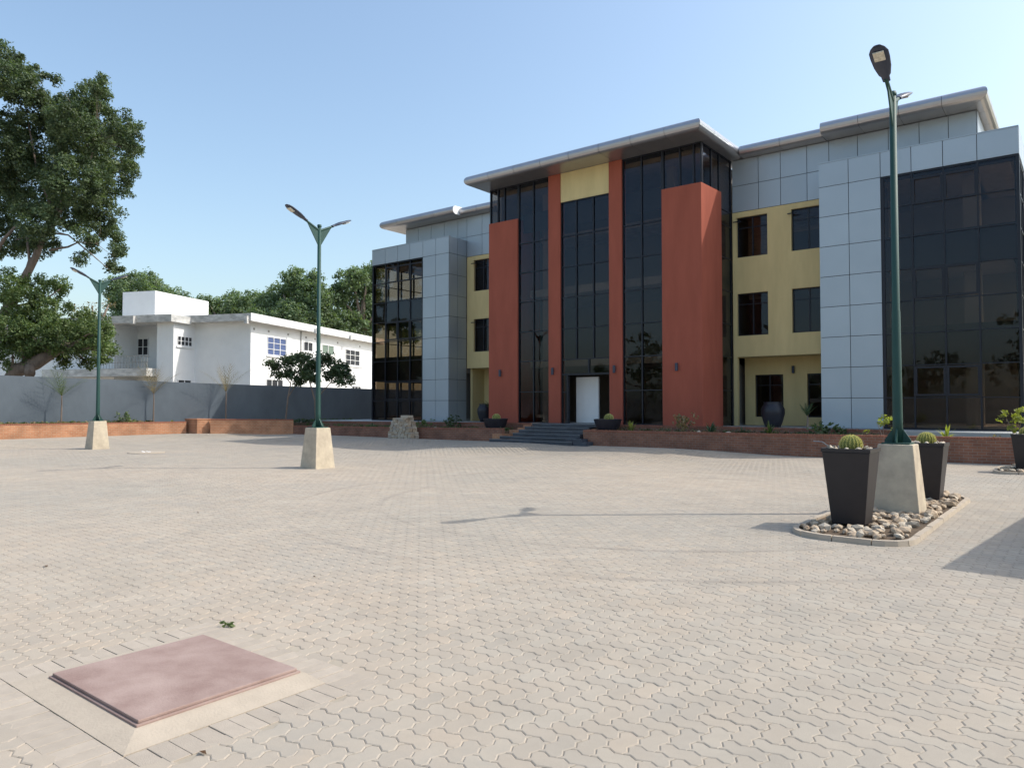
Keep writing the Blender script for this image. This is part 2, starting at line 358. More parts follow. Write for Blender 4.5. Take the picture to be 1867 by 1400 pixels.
# ------------------------------------------------------------------ building
def T3(*a): return a
YA,YC,YY=29.5,27.78,30.98; ZF=.86
B=thing('office_building','three storey office block in silver panels, terracotta piers, ochre plaster and dark glass','building',(-17.7,32,0))
LV=[.86]+[.84+1.155*k for k in range(1,9)]     # cladding joint heights ... 10.08
ZT=11.0
def panels_y(mb,y,xs,zs,g=.011,th=.03):     # facing -Y
    for a,b in zip(xs[:-1],xs[1:]):
        for c,d in zip(zs[:-1],zs[1:]): mb.box(a+g,b-g,y,y+th,c+g,d-g)
def panels_x(mb,x,ys,zs,g=.011,th=.03,sgn=1):
    for a,b in zip(ys[:-1],ys[1:]):
        for c,d in zip(zs[:-1],zs[1:]): mb.box(x-th if sgn>0 else x,x if sgn>0 else x+th,a+g,b-g,c+g,d-g)
# wings
def wing(side):
    if side>0: px=[-8.12,-7.05,-5.95]; gx=[-5.95,-4.94,-3.95,-2.93,-1.74]; xo=-1.74
    else: px=[-29.52,-28.52,-27.52]; gx=[-33.8,-32.64,-31.59,-30.57,-29.52]; xo=-33.8
    mb=MB(); y=YA
    panels_y(mb,y,px,LV)
    xs=(px[:-1]+gx) if side>0 else (gx[:-1]+px); panels_y(mb,y,xs,[LV[-1],ZT])
    # pier side faces and outer parapet
    ys=[YA+.035,30.2,YY-.02]
    panels_x(mb,px[-1] if side<0 else px[0],ys,LV+[ZT],sgn=1 if side<0 else -1)
    yo=[YA+.035]+[30.6+1.1*k for k in range(15)]
    panels_x(mb,xo,yo,[LV[-1],ZT],sgn=side)
    mb.box(min(gx[0],px[0])-.0,max(gx[-1],px[-1]),YA-.012,YA+.2,ZT-.004,ZT+.03)      # parapet cap
    mb.box(xo-.2*(side>0),xo+.2*(side<0),YA+.2,46.3,ZT-.004,ZT+.03)
    mb.build('wing_cladding',M['silver'],B)
    bk=MB(); bk.box(px[0]+.031,px[-1]-.031,YA+.031,YY-.03,ZF,ZT-.01); 
    a,b=(px[-1],gx[-1]) if side>0 else (gx[0],px[0])
    bk.box(a+.04 if side<0 else a-.02,b+.02 if side<0 else b-.04,YA+.031,YA+.16,LV[-1]+.012,ZT-.01)
    bk.box(xo-.16 if side>0 else xo+.031,xo-.031 if side>0 else xo+.16,YA+.17,46.2,LV[-1]+.012,ZT-.01)
    bk.build('cladding_backing',M['backing'],B)
    # glazing front
    gl=MB(); x0,x1=gx[0],gx[-1]
    gl.box(x0+.03,x1-.03,YA+.07,YA+.082,.9,LV[-1]-.03)
    gp=gl.build('glass_wall',M['glass'],B)
    fr=MB(); w=.028
    for i,x in enumerate(gx):
        ww=.05 if i in (0,len(gx)-1) else w
        xx=min(max(x,x0+ww),x1-ww); fr.box(xx-ww,xx+ww,YA+.03,YA+.15,ZF,LV[-1]+.008)
    for z in LV[1:-1]: fr.box(x0+.05,x1-.05,YA+.035,YA+.13,z-.018,z+.018)
    for z in (ZF+.03,LV[-1]-.03): fr.box(x0+.05,x1-.05,YA+.032,YA+.14,z-.03,z+.03)
    fr.build('mullions',M['frame'],gp)
    sp=MB()                           # spandrel zones behind the glass
    for a,b in ((3.15,4.55),(6.62,7.86),(9.92,10.05)): sp.box(x0+.06,x1-.06,YA+.16,YA+.24,a,b)
    for a,b in ((3.15,4.55),(6.62,7.86)): sp.box(xo-.24 if side>0 else xo+.16,xo-.16 if side>0 else xo+.24,YA+.26,46,a,b)
    sp.build('spandrel',M['spandrel'],B)
    # opening sashes
    cols=(1,2) if side>0 else (1,2,3)
    for (za,zb) in ((2.05,3.10),(5.53,6.60),(8.90,9.85)):
        for c in cols:
            s=MB(); a,b=gx[c]+.02,gx[c+1]-.02; y0=YA+.012
            for q in ((a,b,za,za+.07),(a,b,zb-.07,zb)): s.box(q[0],q[1],y0,y0+.055,q[2],q[3])
            s.box(a,a+.07,y0+.001,y0+.054,za+.07,zb-.07); s.box(b-.07,b,y0+.001,y0+.054,za+.07,zb-.07)
            s.build('window_sash',M['frame'],B)
    # outer side glazing
    sg=MB(); xs_=xo-.082 if side>0 else xo+.07; sg.box(xs_,xs_+.012,YA+.16,45.9,.9,LV[-1]-.03); g2=sg.build('glass_wall',M['glass'],B)
    f2=MB(); xa,xb=(xo-.15,xo-.03) if side>0 else (xo+.03,xo+.15)
    for k in range(16):
        y=YA+.18+k*1.07; f2.box(xa,xb,y-.028,y+.028,ZF,LV[-1]+.008)
    for z in LV[1:-1]: f2.box(xa+.005,xb-.01,YA+.2,46,z-.018,z+.018)
    for z in (1.0+.03,LV[-1]-.03): f2.box(xa+.002,xb-.006,YA+.2,46,z-.03,z+.03)
    f2.build('mullions',M['frame'],g2)
    ins=MB()
    fa,fb=(-8.0,xo-.3) if side>0 else (xo+.3,-27.7)
    for z in (.7,3.55,6.95): ins.box(fa,fb,YA+.3,39,z,z+.3)
    ins.box(fa,fb,YA+.3,39,10.0,10.2)
    if side>0:
        ins.box(fa,fb,35.0,35.15,.9,10.0,1); 
        for z in (1.0,4.0,7.4): ins.box(-3.5,-2.96,30.6,30.8,z,z+2.5,1)
        ins.box(-6.6,-6.3,YA+.4,35,.9,10,1)
    else:
        ins.box(-28.2,-28.0,YA+.4,39,.9,10,1)
        for x in (-33.3,-31.2,-29.3):
            for z in (3.85,7.25): ins.box(x,x+.22,38.7,38.9,z,z+2.8,1)
        for z in (4.6,7.9): ins.box(fa,fb,38.72,38.88,z-.5,z,1)
        ins.box(-31.3,-31.0,33.5,33.8,1.0,10.0,1)
    ins.build('interior_shell',[M['ceil'],M['interior']],B)
wing(1); wing(-1)
# upper set-back silver wall
mb=MB(); xs=[-32.45+1.06*k for k in range(5)]+[-27.52,-26.4,-25.3,-24.2,-23.2]
panels_y(mb,YY,xs,[LV[-1]-.02,11.2,12.33]); panels_x(mb,-32.48,[YY+.035+1.1*k for k in range(14)],[LV[-1]-.02,12.33],sgn=-1)
mb.build('upper_cladding',M['silver'],B); mb=MB()
xs=[-12.13,-10.98,-10.05,-8.98,-8.12,-7.05,-5.95,-4.9,-3.95,-3.07]
panels_y(mb,YY,xs,[LV[-1]-.02,11.2,12.33])
panels_x(mb,-3.04,[YY+.035+1.1*k for k in range(14)],[LV[-1]-.02,12.33])
mb.build('upper_cladding',M['silver'],B)
bk=MB(); bk.box(-32.44,-23.2,YY+.031,YY+.3,LV[-1],12.32); bk.box(-12.1,-3.08,YY+.031,YY+.3,LV[-1],12.32)
bk.box(-3.3,-3.075,YY+.31,46,10.0,12.3); bk.box(-32.44,-32.2,YY+.31,46,10.0,12.3)
bk.box(-27.5,-1.95,45.9,46.1,.9,10.9)
bk.build('rear_wall',M['backing'],B)
fl=MB(); fl.box(-33.6,-1.95,YY+.31,45.9,10.22,10.5); fl.box(-33.6,-27.7,YA+.2,YY+.3,10.22,10.5); fl.box(-7.9,-1.95,YA+.2,YY+.3,10.22,10.5); fl.build('flat_roof',M['concrete'],B)
# ochre walls with windows
def ochre(side):
    if side>0: x0,x1=-12.13,-8.12; wins=[(-11.95,-10.62),(-9.63,-8.30)]; gw=[(-11.68,-10.45),(-9.45,-8.3)]
    else: x0,x1=-27.5,-23.2; wins=[(-27.0,-25.74),(-24.74,-23.4)]; gw=[(-27.0,-25.9),(-25.0,-23.8)]
    mb=MB(); y0,y1=YY,YY+.25; zr=[(4.70,6.52),(8.08,9.82)]
    cols=sorted(wins); zc=[3.80,4.70,6.52,8.08,9.82,LV[-1]-.03]
    for k in range(5):
        if k%2==0: mb.box(x0,x1,y0,y1,zc[k],zc[k+1])
        else:
            e=[x0]+[v for c in cols for v in c]+[x1]
            for a,b in zip(e[0::2],e[1::2]): mb.box(a,b,y0,y1,zc[k],zc[k+1])
    # soffit and recessed ground floor
    mb.box(x0,x1,y1+.001,32.3,3.8,3.95)
    yb=32.3
    for a,b,c,d in ((x0,gw[0][0],ZF,3.8),(gw[0][1],gw[1][0],ZF,3.8),(gw[1][1],x1,ZF,3.8),(gw[0][0],gw[0][1],ZF,1.22),(gw[1][0],gw[1][1],ZF,1.22),(gw[0][0],gw[0][1],3.07,3.8),(gw[1][0],gw[1][1],3.07,3.8)):
        mb.box(a,b,yb,yb+.25,c,d)
    if side>0: mb.box(x0,x0+.17,YY+.003,YY+.2,ZF,3.797); mb.box(x1-.17,x1,YY+.3,32.29,ZF,3.797)
    else: mb.box(x0,x0+.15,YY+.3,32.29,ZF,3.797)
    mb.build('ochre_wall',M['yellow'],B)
    def win(a,b,c,d,y,rod=True):
        w=MB(); t=.05; yy=y+.12
        w.box(a,b,yy,yy+.06,c,c+t); w.box(a,b,yy,yy+.06,d-t,d); w.box(a,a+t,yy+.001,yy+.059,c+t,d-t); w.box(b-t,b,yy+.001,yy+.059,c+t,d-t)
        xm=(a+b)/2; w.box(xm-.03,xm+.03,yy+.002,yy+.058,c+t,d-t); w.box(a+t,b-t,yy+.003,yy+.057,d-.48,d-.44)
        if rod: w.box(a-.12,a+.25,y-.10,y-.07,d-.21,d-.17); w.box(a+.05,a+.09,y-.10,yy,d-.205,d-.175)
        f=w.build('window',M['frame'],B)
        g=MB(); g.box(a+t,b-t,yy+.025,yy+.035,c+t,d-t); g.build('pane',M['glass'],f)
    for a,b in wins:
        for c,d in zr: win(a,b,c,d,YY,rod=(c>5 or side<0))
    for a,b in gw: win(a,b,1.22,3.07,32.3,False)
    ins=MB(); ins.box(x0,x1,36,36.2,1,10); ins.box(x0,x1,YY+.4,36,3.96,4.1);ins.box(x0,x1,YY+.4,36,7.0,7.3); ins.build('interior_wall',M['interior'],B)
ochre(1); ochre(-1)
# centre block
PX_=[(-23.2,-21.43,10.64),(-19.62,-18.97,12.33),(-16.4,-15.77,12.33),(-13.88,-12.14,10.66)]
for i,(a,b,z) in enumerate(PX_):
    p=MB()
    if i==3: p.prism([(a,YC-.03),(b,YC-.03),(b+.08,29.6),(a,29.6)],ZF,z)
    elif i==0: p.box(a,b,YC-.03,29.6,ZF,z)
    else: p.box(a,b,YC-.03,YC+.35,ZF,z)
    o=p.build('terracotta_pier',M['red'],B)
    l=MB(); xm={0:-22.44,1:-19.35,2:-16.12,3:-13.22}[i]; z=3.28
    l.lathe(xm,YC-.12,[(.055,z-.16),(.06,z-.15),(.06,z+.15),(.055,z+.16)],12); l.box(xm-.03,xm+.03,YC-.07,YC-.031,z-.05,z+.05)
    l.build('wall_lamp',M['lamp'],o)
y_=MB(); y_.box(-18.97,-16.4,YC+.02,YC+.2,11.0,12.33); y_.build('ochre_panel',M['yellow'],B)
TZ=[.92,2.36,3.8,5.2,6.62,8.02,9.42]
bays=[(-21.43,-19.62,[-20.55],12.33),(-18.97,-16.4,[-18.15,-17.25],11.0),(-15.77,-13.88,[-14.86],12.33)]
def doorway(z0): return z0
for bi,(a,b,ms,zt) in enumerate(bays):
    g=MB(); y=YC+.1
    if bi==1:
        g.box(a,b,y,y+.012,3.16,zt); g.box(a,-18.62,y+.0,y+.012,.95,3.1)
    else: g.box(a,b,y,y+.012,.95,zt)
    go=g.build('glass_wall',M['glass'],B)
    f=MB()
    f.box(a,a+.05,YC+.05,YC+.18,ZF,zt); f.box(b-.05,b,YC+.05,YC+.18,ZF,zt)
    for x in ms: f.box(x-.03,x+.03,YC+.052,YC+.178,3.8 if bi==1 else ZF,zt)
    for z in TZ+[zt-.02]:
        if bi==1 and z<3.7: continue
        f.box(a+.05,b-.05,YC+.055,YC+.16,z-.022,z+.022)
    if bi==1:
        f.box(a+.05,b-.05,YC+.054,YC+.165,3.08,3.16); f.box(-18.68,-18.6,YC+.04,YC+.17,ZF,3.08); f.box(a+.05,-18.68,YC+.06,YC+.16,2.3,2.34)
        f.box(-17.55,-17.47,YC+.056,YC+.168,3.16,3.8)
    f.build('mullions',M['frame'],go)
# upper corner glazing above the outer piers
for (a,b,ms) in ((-23.2,-21.43,[-22.7,-22.3]),(-13.88,-12.14,[-13.1,-12.5])):
    g=MB(); g.box(a+.02,b-.02,YC+.1,YC+.112,10.6,12.33); go=g.build('glass_wall',M['glass'],B)
    f=MB()
    for x in ms+[a+.03,b-.03]: f.box(x-.03,x+.03,YC+.05,YC+.18,10.64,12.33)
    f.box(a+.06,b-.06,YC+.055,YC+.16,12.28,12.33); f.build('mullions',M['frame'],go)
for x,s in ((-12.14,1),(-23.2,-1)):
    g=MB(); xx=x-.06*s
    g.box(xx-.006,xx+.006,YC+.19,29.6,10.62,12.33); g.box(xx-.006,xx+.006,29.62,YY-.01,.95,12.33)
    go=g.build('glass_wall',M['glass'],B); f=MB()
    for y in (28.85,29.66,YY-.05): f.box(xx-.04,xx+.04,y-.03,y+.03,10.62 if y<29.6 else ZF,12.33)
    for z in TZ+[10.06]: f.box(xx-.03,xx+.03,29.7,YY-.08,z-.02,z+.02)
    f.box(xx-.035,xx+.035,YC+.2,YY-.05,12.28,12.33); f.build('mullions',M['frame'],go)
# dark lobby behind the centre glass
ins=MB()
for z in (3.55,6.95): ins.box(-22.9,-12.4,YC+1.0,36,z,z+.35)
ins.box(-22.9,-12.4,YC+.35,36,12.0,12.2)
for za,zb in ((10.0,10.9),): ins.box(-21.4,-13.9,YC+.4,YC+.5,za,zb,2)
ins.box(-22.9,-12.4,33.4,33.6,.9,12,1)
for x in (-20.9,-17.2,-14.3): ins.box(x,x+.35,YC+1.3,YC+1.65,.9,12,1)
ins.box(-22.95,-12.35,YC+.3,36,.7,.93)
ins.box(-22.9,-22.8,YC+.5,33.4,.9,12,1); ins.box(-12.5,-12.4,29.7,33.4,.9,12,1)
ins.build('lobby_interior',[M['ceil'],M['interior'],M['spandrel']],B)
w=MB(); w.box(-18.75,-17.55,YC+.95,YC+1.05,.94,3.02); w.build('lobby_partition',M['white'],B)
d=MB(); y0=YC+.12
# open door leaf swung inwards
for q in ((0,.07,.94,3.05),(.83,.9,.94,3.05)): d.box(-16.5,-16.46,y0+q[0],y0+q[1],q[2],q[3])
for q in ((.94,1.06),(2.97,3.05),(1.9,1.96)): d.box(-16.499,-16.461,y0+.07,y0+.83,q[0],q[1])
do=d.build('door',M['frame'],B); g=MB(); g.box(-16.484,-16.476,y0+.07,y0+.83,1.06,2.97); g.build('pane',M['glass'],do)
h_=MB(); h_.tube([(-16.56,y0+.76,1.7,.015),(-16.56,y0+.76,2.3,.015)],8); h_.build('handle',M['nosing'],do)
# canopy wall lamp
l=MB(); l.lathe(-10.0,32.2,[(.055,3.1),(.06,3.11),(.06,3.4),(.055,3.41)],12); l.box(-10.03,-9.97,32.23,32.299,3.2,3.3); l.build('wall_lamp',M['lamp'],B)
# bullnose roofs
def roof(name,x0,x1,y0,yb,z0,h,inner,seg=1.45,sides=(1,1)):
    """flat soffit + half round edge round three sides; inner = inset of soffit inner edge"""
    r=h/2; prof=[]   # (inward distance, z)
    for k in range(9):
        a=-math.pi/2+math.pi*k/8; prof.append((r-r*math.cos(a) if True else 0,z0+r+r*math.sin(a)))
    prof=[(inner,z0)]+prof+[(inner,z0+h+.05)]
    def sect(p,n1,n2=None):  # p corner (x,y) outer ; returns verts
        return None
    mb=MB(); g=.007
    def strip(P0,P1,dirin,m0,m1):
        # P0,P1 outer edge ends; dirin inward unit; m0,m1: mitre factors (shift along edge per inward distance)
        e=Vector((P1[0]-P0[0],P1[1]-P0[1])); L=e.length; e/=L; n=max(1,int(round(L/seg)))
        for i in range(n):
            for_s=[]
            for end in (0,1):
                t=(i+end)/n*L; gg=g if end==0 else -g
                vs=[]
                for dn,z in prof:
                    tt=t+gg
                    if i==0 and end==0: tt=t+m0*dn+(gg if m0==0 else gg)
                    elif i==n-1 and end==1: tt=t-m1*dn+gg
                    else: tt=min(max(tt,m0*dn+g),L-m1*dn-g)
                    vs.append((P0[0]+e.x*tt+dirin[0]*dn,P0[1]+e.y*tt+dirin[1]*dn,z))
                for_s.append(vs)
            k=len(prof); fs=[(j,j+1,k+j+1,k+j) for j in range(k-1)]+[tuple(range(k))[::-1],tuple(range(k,2*k)),(k-1,0,k,2*k-1)]
            mb.add(for_s[0]+for_s[1],fs)
    L_=1 if sides[0] else 0; R_=1 if sides[1] else 0
    strip((x0,y0),(x1,y0),(0,1),L_,R_)
    if sides[1]: strip((x1,y0),(x1,yb),(-1,0),1,0)
    if sides[0]: strip((x0,yb),(x0,y0),(1,0),0,1)
    mb.build(name,M['roofm'],B)
    c=MB(); ix0=x0+(r*.8 if sides[0] else .02); ix1=x1-(r*.8 if sides[1] else .02)
    c.box(ix0,ix1,y0+r*.8,yb,z0+.012,z0+h-.012); c.build('roof_deck',M['backing'],B)
roof('roof_edge',-23.72,-11.6,26.45,32.0,12.34,.46,1.6)
roof('roof_edge',-8.17,-2.62,29.88,46.3,12.34,.46,1.3,sides=(0,1))
roof('roof_edge',-33.6,-27.6,29.88,46.3,12.34,.46,1.3,sides=(1,0))
roof('roof_edge',-11.6+.01,-8.19,30.36,46.3,12.335,.42,.7,sides=(0,0))
roof('roof_edge',-27.58,-23.73,30.36,46.3,12.335,.42,.7,sides=(0,0))
cap=MB(); r=.23
vs=[];n=9
for xx in (-27.6,-27.585):
    for k in range(n):
        a=-math.pi/2+math.pi*k/(n-1); vs.append((xx,29.88+r-r*math.cos(a),12.57+r*math.sin(a)))
    vs+= [(xx,31.1,12.8),(xx,31.1,12.34)]
k=n+2
cap.add(vs,[tuple(range(k))[::-1],tuple(range(k,2*k))]+[(i,(i+1)%k,k+(i+1)%k,k+i) for i in range(k)])
cap.build('roof_end_cap',M['white'],B)
# ------------------------------------------------------------------ terrace, steps, retaining walls
def wallstrip(name,pts,tops,th,label,mat=None,cap=True,parent=None,zb=-.05):
    """low wall through plan points with a varying top height"""
    mb=MB(); cp=MB()
    for i in range(len(pts)-1):
        a=Vector(pts[i]);b=Vector(pts[i+1]); d=(b-a).normalized(); n=Vector((-d.y,d.x))*th
        for m_,z0a,z0b,ex,dz,mm in ((mb,zb,zb,0,0,0),):
            q=[a,b,b+n,a+n]; zt=[tops[i],tops[i+1],tops[i+1],tops[i]]
            vs=[(p.x,p.y,zb) for p in q]+[(p.x,p.y,z-.075 if cap else z) for p,z in zip(q,zt)]
            mb.add(vs,[(0,3,2,1),(4,5,6,7),(0,1,5,4),(1,2,6,5),(2,3,7,6),(3,0,4,7)])
        if cap:
            L=(b-a).length; k=max(1,int(L/.085)); o=n*.02
            for j in range(k):
                p=a+d*(L*j/k+.004); q_=a+d*(L*(j+1)/k-.004); z=tops[i]+(tops[i+1]-tops[i])*(j+.5)/k+random.uniform(-.003,.003)
                qq=[p-o,q_-o,q_+n+o,p+n+o]
                cp.add([(v.x,v.y,z-.073) for v in qq]+[(v.x,v.y,z) for v in qq],[(0,3,2,1),(4,5,6,7),(0,1,5,4),(1,2,6,5),(2,3,7,6),(3,0,4,7)])
    if parent is None:
        t=thing(name,label,'brick wall',(pts[0][0],pts[0][1],0)); 
    else: t=parent
    mb.build('brickwork',mat or M['brick'],t)
    if cap: cp.build('coping',M['cap'] if mat is None else mat2cap,t)
    return t
mat2cap=M['cap']
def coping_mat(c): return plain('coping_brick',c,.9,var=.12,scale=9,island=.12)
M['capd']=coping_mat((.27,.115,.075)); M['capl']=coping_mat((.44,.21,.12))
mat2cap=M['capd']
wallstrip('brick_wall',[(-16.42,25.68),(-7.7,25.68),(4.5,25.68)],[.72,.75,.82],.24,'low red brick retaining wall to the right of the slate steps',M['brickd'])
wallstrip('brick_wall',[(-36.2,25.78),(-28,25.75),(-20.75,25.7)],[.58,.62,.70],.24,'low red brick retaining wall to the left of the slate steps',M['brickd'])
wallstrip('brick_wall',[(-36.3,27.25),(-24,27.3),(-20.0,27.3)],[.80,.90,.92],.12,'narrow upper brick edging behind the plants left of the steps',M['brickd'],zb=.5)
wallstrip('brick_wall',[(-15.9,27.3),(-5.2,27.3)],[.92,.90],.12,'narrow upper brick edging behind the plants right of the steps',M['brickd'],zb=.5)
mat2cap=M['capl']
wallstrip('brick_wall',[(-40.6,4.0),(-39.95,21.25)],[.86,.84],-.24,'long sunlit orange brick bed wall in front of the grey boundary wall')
tp=thing('brick_pier','squat brick pier at the end of the sunlit bed wall','brick pier',(-39.6,21.7,.1))
b=MB(); b.box(-40.2,-38.9,21.42,22.3,0,.93); b.build('brickwork',M['brick'],tp)
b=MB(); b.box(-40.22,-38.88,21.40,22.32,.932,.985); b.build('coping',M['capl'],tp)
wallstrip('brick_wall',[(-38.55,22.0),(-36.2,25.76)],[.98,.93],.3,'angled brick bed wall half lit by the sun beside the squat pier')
# end faces: bed soil
def slabobj(name,pts,z0,z1,mat,kind='structure'):
    o=MB().prism(pts,z0,z1).build(name,mat); tag(o,kind=kind); return o
slabobj('planting_bed',[(-36.1,26.0),(-21.0,25.95),(-20.2,27.27),(-36.1,27.22)],.0,.56,M['soil'])
slabobj('planting_bed',[(-16.2,25.93),(4.4,25.93),(4.4,27.27),(-15.95,27.27)],.0,.66,M['soil'])
slabobj('planting_bed',[(-40.87,4),(-40.22,21.3),(-40.22,23),(-39,23),(-36.35,26.2),(-36.2,33),(-39.8,33),(-40.3,25),(-42.5,4)],.0,.72,M['soil'])
slabobj('terrace',[(-36.1,27.43),(-20.02,27.43),(-20.02,27.1),(-16.0,27.1),(-16.0,27.43),(4.4,27.43),(4.4,44),(-36.1,44)],.0,.855,M['terrace'])
st=thing('entrance_steps','flight of dark slate steps leading up to the glass entrance','steps',(-18.6,25.3,.1))
sx=[(-21.0,-16.62),(-20.65,-16.62),(-20.15,-16.62),(-20.05,-16.6),(-19.95,-16.55),(-19.75,-16.1)]
sz=[.24,.37,.51,.65,.79,.93]; sy=[25.15,25.45,25.75,26.05,26.35,26.65]
mb=MB(); no=MB()
for i,((a,b),z,y) in enumerate(zip(sx,sz,sy)):
    yn=sy[i+1] if i<5 else 27.78-.04
    k=int((b-a)/.6)+1
    for j in range(k):
        xa=a+(b-a)*j/k; xb=a+(b-a)*(j+1)/k
        mb.box(xa+.003,xb-.003,y,yn+.0,.02+ (sz[i-1]-.01 if i else -.05),z-.02)
        mb.box(xa+.003,xb-.003,y+.0,yn+.02,z-.018,z-.001)
    no.box(a,b,y-.012,y+.035,z-.022,z+.004)
mb.build('tread',M['slate'],st); no.build('nosing',M['nosing'],st)
c=MB(); c2=MB()
for i in range(1,6):
    c.box(sx[i][0]-.6 if i<3 else sx[i][0]-.45,sx[i][0]-.01,25.96+.3*(i-1) if i>1 else 25.66,25.96+.3*i,.05,[0,.45,.62,.72,.84,.93][i])
    c2.box(sx[i][1]+.012,sx[i][1]+.4,25.96+.3*(i-1),25.955+.3*i,.05,[0,.7,.72,.74,.84,.93][i])
c.build('stepped_cheek',M['brick'],st); c2.build('stepped_cheek',M['brick'],st)
c=MB(); c.box(-20.9,-16.65,25.9,27.5,0,.2); c.build('core',M['concrete'],st)
s2=MB(); s2.box(-16.60,-16.2,25.2,25.66,.02,.36); s2.box(-16.61,-15.95,25.18,25.67,.0,.235); s2.build('side_tread',M['slate'],st)
# ------------------------------------------------------------------ boundary wall
g=MB(); P=[(-42.6,2.0),(-41.7,12.86),(-40.2,24.9),(-39.45,34.3),(-39.2,40)]; Z=[3.3,3.19,2.98,2.88,2.85]
for i in range(4):
    a,b=P[i],P[i+1]; vs=[(a[0],a[1],0),(b[0],b[1],0),(b[0]-.23,b[1],0),(a[0]-.23,a[1],0),(a[0],a[1],Z[i]),(b[0],b[1],Z[i+1]),(b[0]-.23,b[1],Z[i+1]),(a[0]-.23,a[1],Z[i])]
    g.add(vs,[(0,3,2,1),(4,5,6,7),(0,1,5,4),(1,2,6,5),(2,3,7,6),(3,0,4,7)])
tag(g.build('boundary_wall',M['greywall']),'tall grey painted boundary wall in front of the white house','wall')
# ------------------------------------------------------------------ white house
O=Vector((-46.59,29.55)); D2=Vector((-math.sin(R(22.5)),math.cos(R(22.5)))); D1=Vector((-D2.y,D2.x))
def H(a,b,z): p=O+D1*a+D2*b; return (p.x,p.y,z)
W=thing('white_house','white two storey flat roofed house with overhanging slab roof behind the grey wall','house',(O.x,O.y,0))
w=MB(); w.box(.64,5.35,.9,21.2,0,7.73,T=H); w.box(5.352,16,3.0,21.2,0,7.73,T=H)
w.box(5.35,6.75,-1.35,3.0,0,7.73,T=H)      # block with the lit return wall
w.box(6.75,16,1.0,3.0,0,7.73,T=H)
w.box(10.6,22,-1.2,1.0,0,7.73,T=H)
w.build('wall',M['white'],W)
r_=MB(); r_.box(0,16,.0,21.6,7.73,8.25,T=H); r_.box(5.0,23,-2.0,-.0,7.6,8.12,T=H); r_.build('roof',M['whited'],W)
f=MB(); f.box(-.02,0.0,-.02,21.6,7.72,8.27,T=H); f.build('fascia',M['white'],W)
q=MB(); q.box(10.8,13.9,3,9.3,8.26,10.74,T=H); q.build('roof_tank_housing',M['white'],W)
bl=MB(); bl.box(6.75,16,-2.3,1.0,3.8,4.35,T=H); bl.build('balcony',M['whited'],W)
rl=MB()
for k in range(18): rl.box(6.8+k*.25,6.82+k*.25,-2.2,-2.18,4.35,5.2,T=H)
rl.box(6.75,11.3,-2.21,-2.17,5.2,5.24,T=H); rl.box(6.75,11.3,-2.21,-2.17,4.75,4.78,T=H); rl.build('railing',M['drain'],W)
def hwin(face,s0,s1,z0,z1,bars=2,rows=2,fill='spandrel',lab=None,side=.64,shutter=False):
    """face 'R': plane a=side, s along b; face 'F': plane b=side, s along a"""
    def Q(s,o,z): return H(side-o,s,z) if face=='R' else H(s,side-o,z)
    def bx(mb,s0,s1,o0,o1,z0,z1):
        mb.box(s0,s1,o0,o1,z0,z1,T=Q)
    m=MB(); t=.06
    bx(m,s0-.1,s1+.1,.001,.10,z0-.12,z0-.02)
    o=m.build('window',M['white'],W)
    if lab: o['label']=lab
    gl=MB(); bx(gl,s0,s1,.004,.012,z0,z1); gl.build('pane',M[fill],o)
    fr=MB(); bx(fr,s0,s1,.013,.05,z0-.0,z0+t); bx(fr,s0,s1,.013,.05,z1-t,z1); bx(fr,s0,s0+t,.014,.049,z0+t,z1-t); bx(fr,s1-t,s1,.014,.049,z0+t,z1-t)
    for k in range(1,bars+1):
        x=s0+(s1-s0)*k/(bars+1); bx(fr,x-.03,x+.03,.015,.048,z0+t,z1-t)
    for k in range(1,rows):
        z=z0+(z1-z0)*k/rows; bx(fr,s0+t,s1-t,.016,.047,z-.02,z+.02)
    if shutter: bx(fr,s1+.05,s1+.75,.02,.06,z0-.1,z1+.1)
    fr.build('frame',M['white'],o)
hwin('R',2.9,5.4,5.5,6.9,2,3,'curtain','window with a blue curtain',shutter=True)
hwin('R',7.9,9.3,6.15,6.95,1,1); hwin('R',10.8,12.8,6.1,6.95,1,1,'blind')
hwin('R',14.9,17.6,5.4,6.85,2,3,shutter=True); hwin('R',2.8,5.0,2.3,3.72,2,2); hwin('R',16.1,17.9,2.3,3.55,2,2)
hwin('R',-1.0,.55,6.0,6.72,3,2,side=5.35); hwin('R',-.9,.5,2.3,3.6,1,2,side=5.35)
hwin('F',9.55,10.55,5.5,6.8,1,2,side=1.0)
dd=MB(); dd.box(7.9,8.5,.93,.97,4.4,6.3,T=H); dd.build('door',M['spandrel'],W)
hwin('F',7.0,8.0,5.5,6.8,1,2,side=1.0)
for b_ in (8.6,14.5): sc=MB(); sc.box(-.22,-.02,b_-.18,b_+.18,7.6,8.0,T=H); sc.build('rain_spout',M['whited'],W)
for a_ in (.15,8.0): sc=MB(); sc.box(a_,a_+.25,-.25 if a_<1 else -2.25,-.0 if a_<1 else -2.0,7.5,8.05,T=H); sc.build('rain_spout',M['whited'],W)
for b_ in (7.5,10.0): dp=MB(); dp.tube([H(.58,b_,0)+(.05,),H(.58,b_,7.7)+(.05,)],8); dp.build('downpipe',M['whited'],W)
for s in (1.2,3.0,5.6,8.2,9.6,13.4,17.6):
    vt=MB(); vt.box(s,s+.18,0,.02,7.2,7.35,T=lambda s_,o_,z_:H(.64-o_,s_,z_)); vt.build('air_vent',M['drain'],W)
